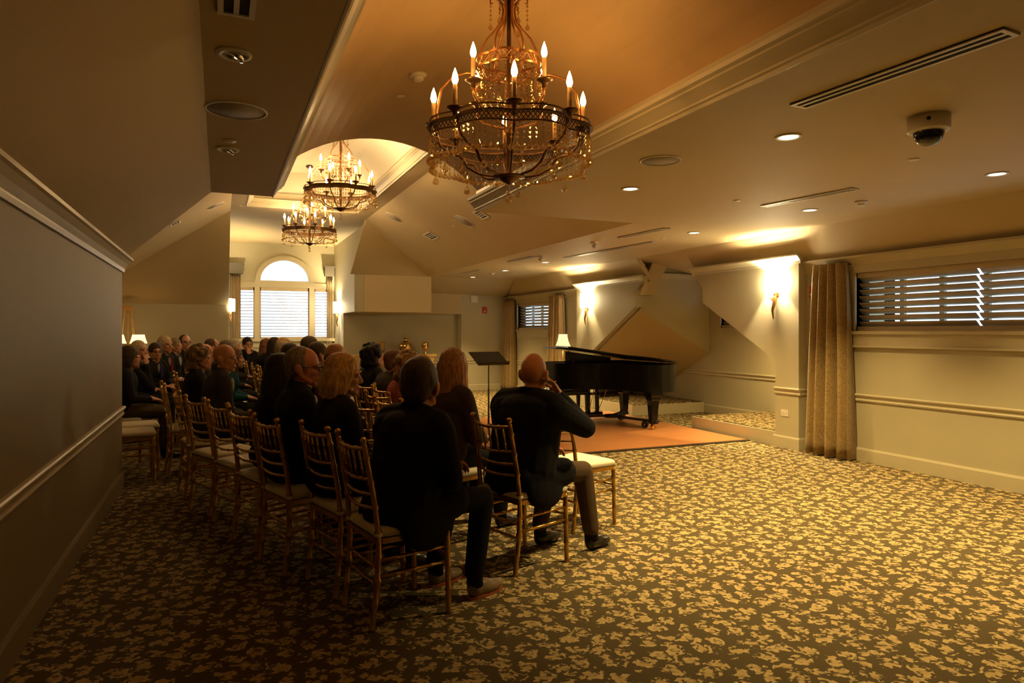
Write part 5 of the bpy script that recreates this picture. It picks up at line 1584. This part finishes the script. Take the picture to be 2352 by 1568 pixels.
# ---- group at the end of the aisle wall
def bracelet(t, T, H, Mh, A):
    sh, E, Wr, hd, hn = A[-1]
    d = (E - Wr).normalized()
    MB().tube([Wr + d * .03 + (d.orthogonal().normalized() * math.cos(R(a)) + d.cross(d.orthogonal().normalized()) * math.sin(R(a))) * .032 for a in range(0, 361, 30)], .004, 5, False).build('bracelet', 'brass', t, True)
sit('woman with dark bobbed hair in black with olive trousers by the aisle wall end', 'dark bobbed woman in olive trousers', 301, 7.7, 798, 6, 6, wf=.92, hair='bob', hcol=(.05, .03, .018), top=BLK, topn='sweater', legs=(.075, .055, .026), yaw=-12)
sit('white haired man in black raising a hand with a bracelet to his face', 'white haired man with bracelet', 321, 8.9, 783, -6, 8, hair='short', hcol=(.55, .42, .28), top=BLK, topn='sweater', arms=('lap', 'chin'), extras=bracelet, yaw=-30, face_vis=True)
sit('dark haired man with glasses in a suit with blue tie', 'dark haired man with blue tie', 358, 9.7, 789, -35, 6, yaw=-30, glasses=True, hair='short', hcol=(.035, .02, .014), top=BLK, tie=(.03, .03, .16), collar=(.4, .36, .3), face_vis=True)
sit('white haired man in a suit with red tie', 'white haired man with red tie', 380, 10.4, 774, -22, 5, yaw=-22, hair='short', hcol=(.50, .38, .25), top=BLK, tie=(.22, .02, .03), collar=(.4, .36, .3), face_vis=True, headbig=1.08, arms=('clasp', 'clasp'))
sit('grey haired man in a dark suit between the red tie and the open white shirt', 'grey haired man in dark suit', 404, 11.3, 778, -20, 5, yaw=-15, hair='short', hcol=(.22, .16, .10), top=BLK, collar=(.4, .36, .3), face_vis=True)
sit('dark haired man with pale shirt front sitting furthest along the aisle row', 'dark haired man with pale shirt', 425, 12.2, 771, -42, 4, yaw=-22, hair='receding', hcol=(.03, .018, .012), top=BLK, collar=(.60, .54, .42), face_vis=True, glasses=True, headbig=1.08)
for u, v, d, lab in ((312, 968, 7.15, 'empty gold bamboo chair beside the woman in olive trousers'), (300, 992, 6.65, 'empty gold bamboo chair next to the aisle wall end')):
    p = at_d(u, v, d); chair(p.x, p.y, 8, lab)
# phone held low by the bald man in charcoal
p = at_d(585, 922, 5.95)
t = thing('mobile_phone', 'dark mobile phone with a red light held in the back row', 'phone', p, R(20))
MB().box(-.035, .035, -.07, .07, -.004, .004, Matrix.Rotation(R(40), 4, 'Y')).build('case', 'black_satin', t)
MB().ell((.02, -.062, .012), (.002, .002, .002), None, 6, 5).build('indicator', 'red_led', t)

# ---- run all surface jobs in one evaluation
tmp = []
for nm, mb, vox, sm, mt, par in JOBS:
    me = bpy.data.meshes.new(nm); me.from_pydata(mb.V, [], mb.F)
    o = bpy.data.objects.new('tmp', me); COL.objects.link(o)
    r = o.modifiers.new('r', 'REMESH'); r.mode = 'VOXEL'; r.voxel_size = vox; r.use_smooth_shade = True
    s_ = o.modifiers.new('s', 'SMOOTH'); s_.factor = .5; s_.iterations = sm * 2
    tmp.append(o)
dg = bpy.context.evaluated_depsgraph_get()
done = []
for o in tmp:
    done.append(bpy.data.meshes.new_from_object(o.evaluated_get(dg)))
for o, me, (nm, mb, vox, sm, mt, par) in zip(tmp, done, JOBS):
    old = o.data
    bpy.data.objects.remove(o); bpy.data.meshes.remove(old)
    me.name = nm
    me.materials.clear(); me.materials.append(MATS[mt])
    me.polygons.foreach_set('use_smooth', [True] * len(me.polygons))
    put(nm, me, par)
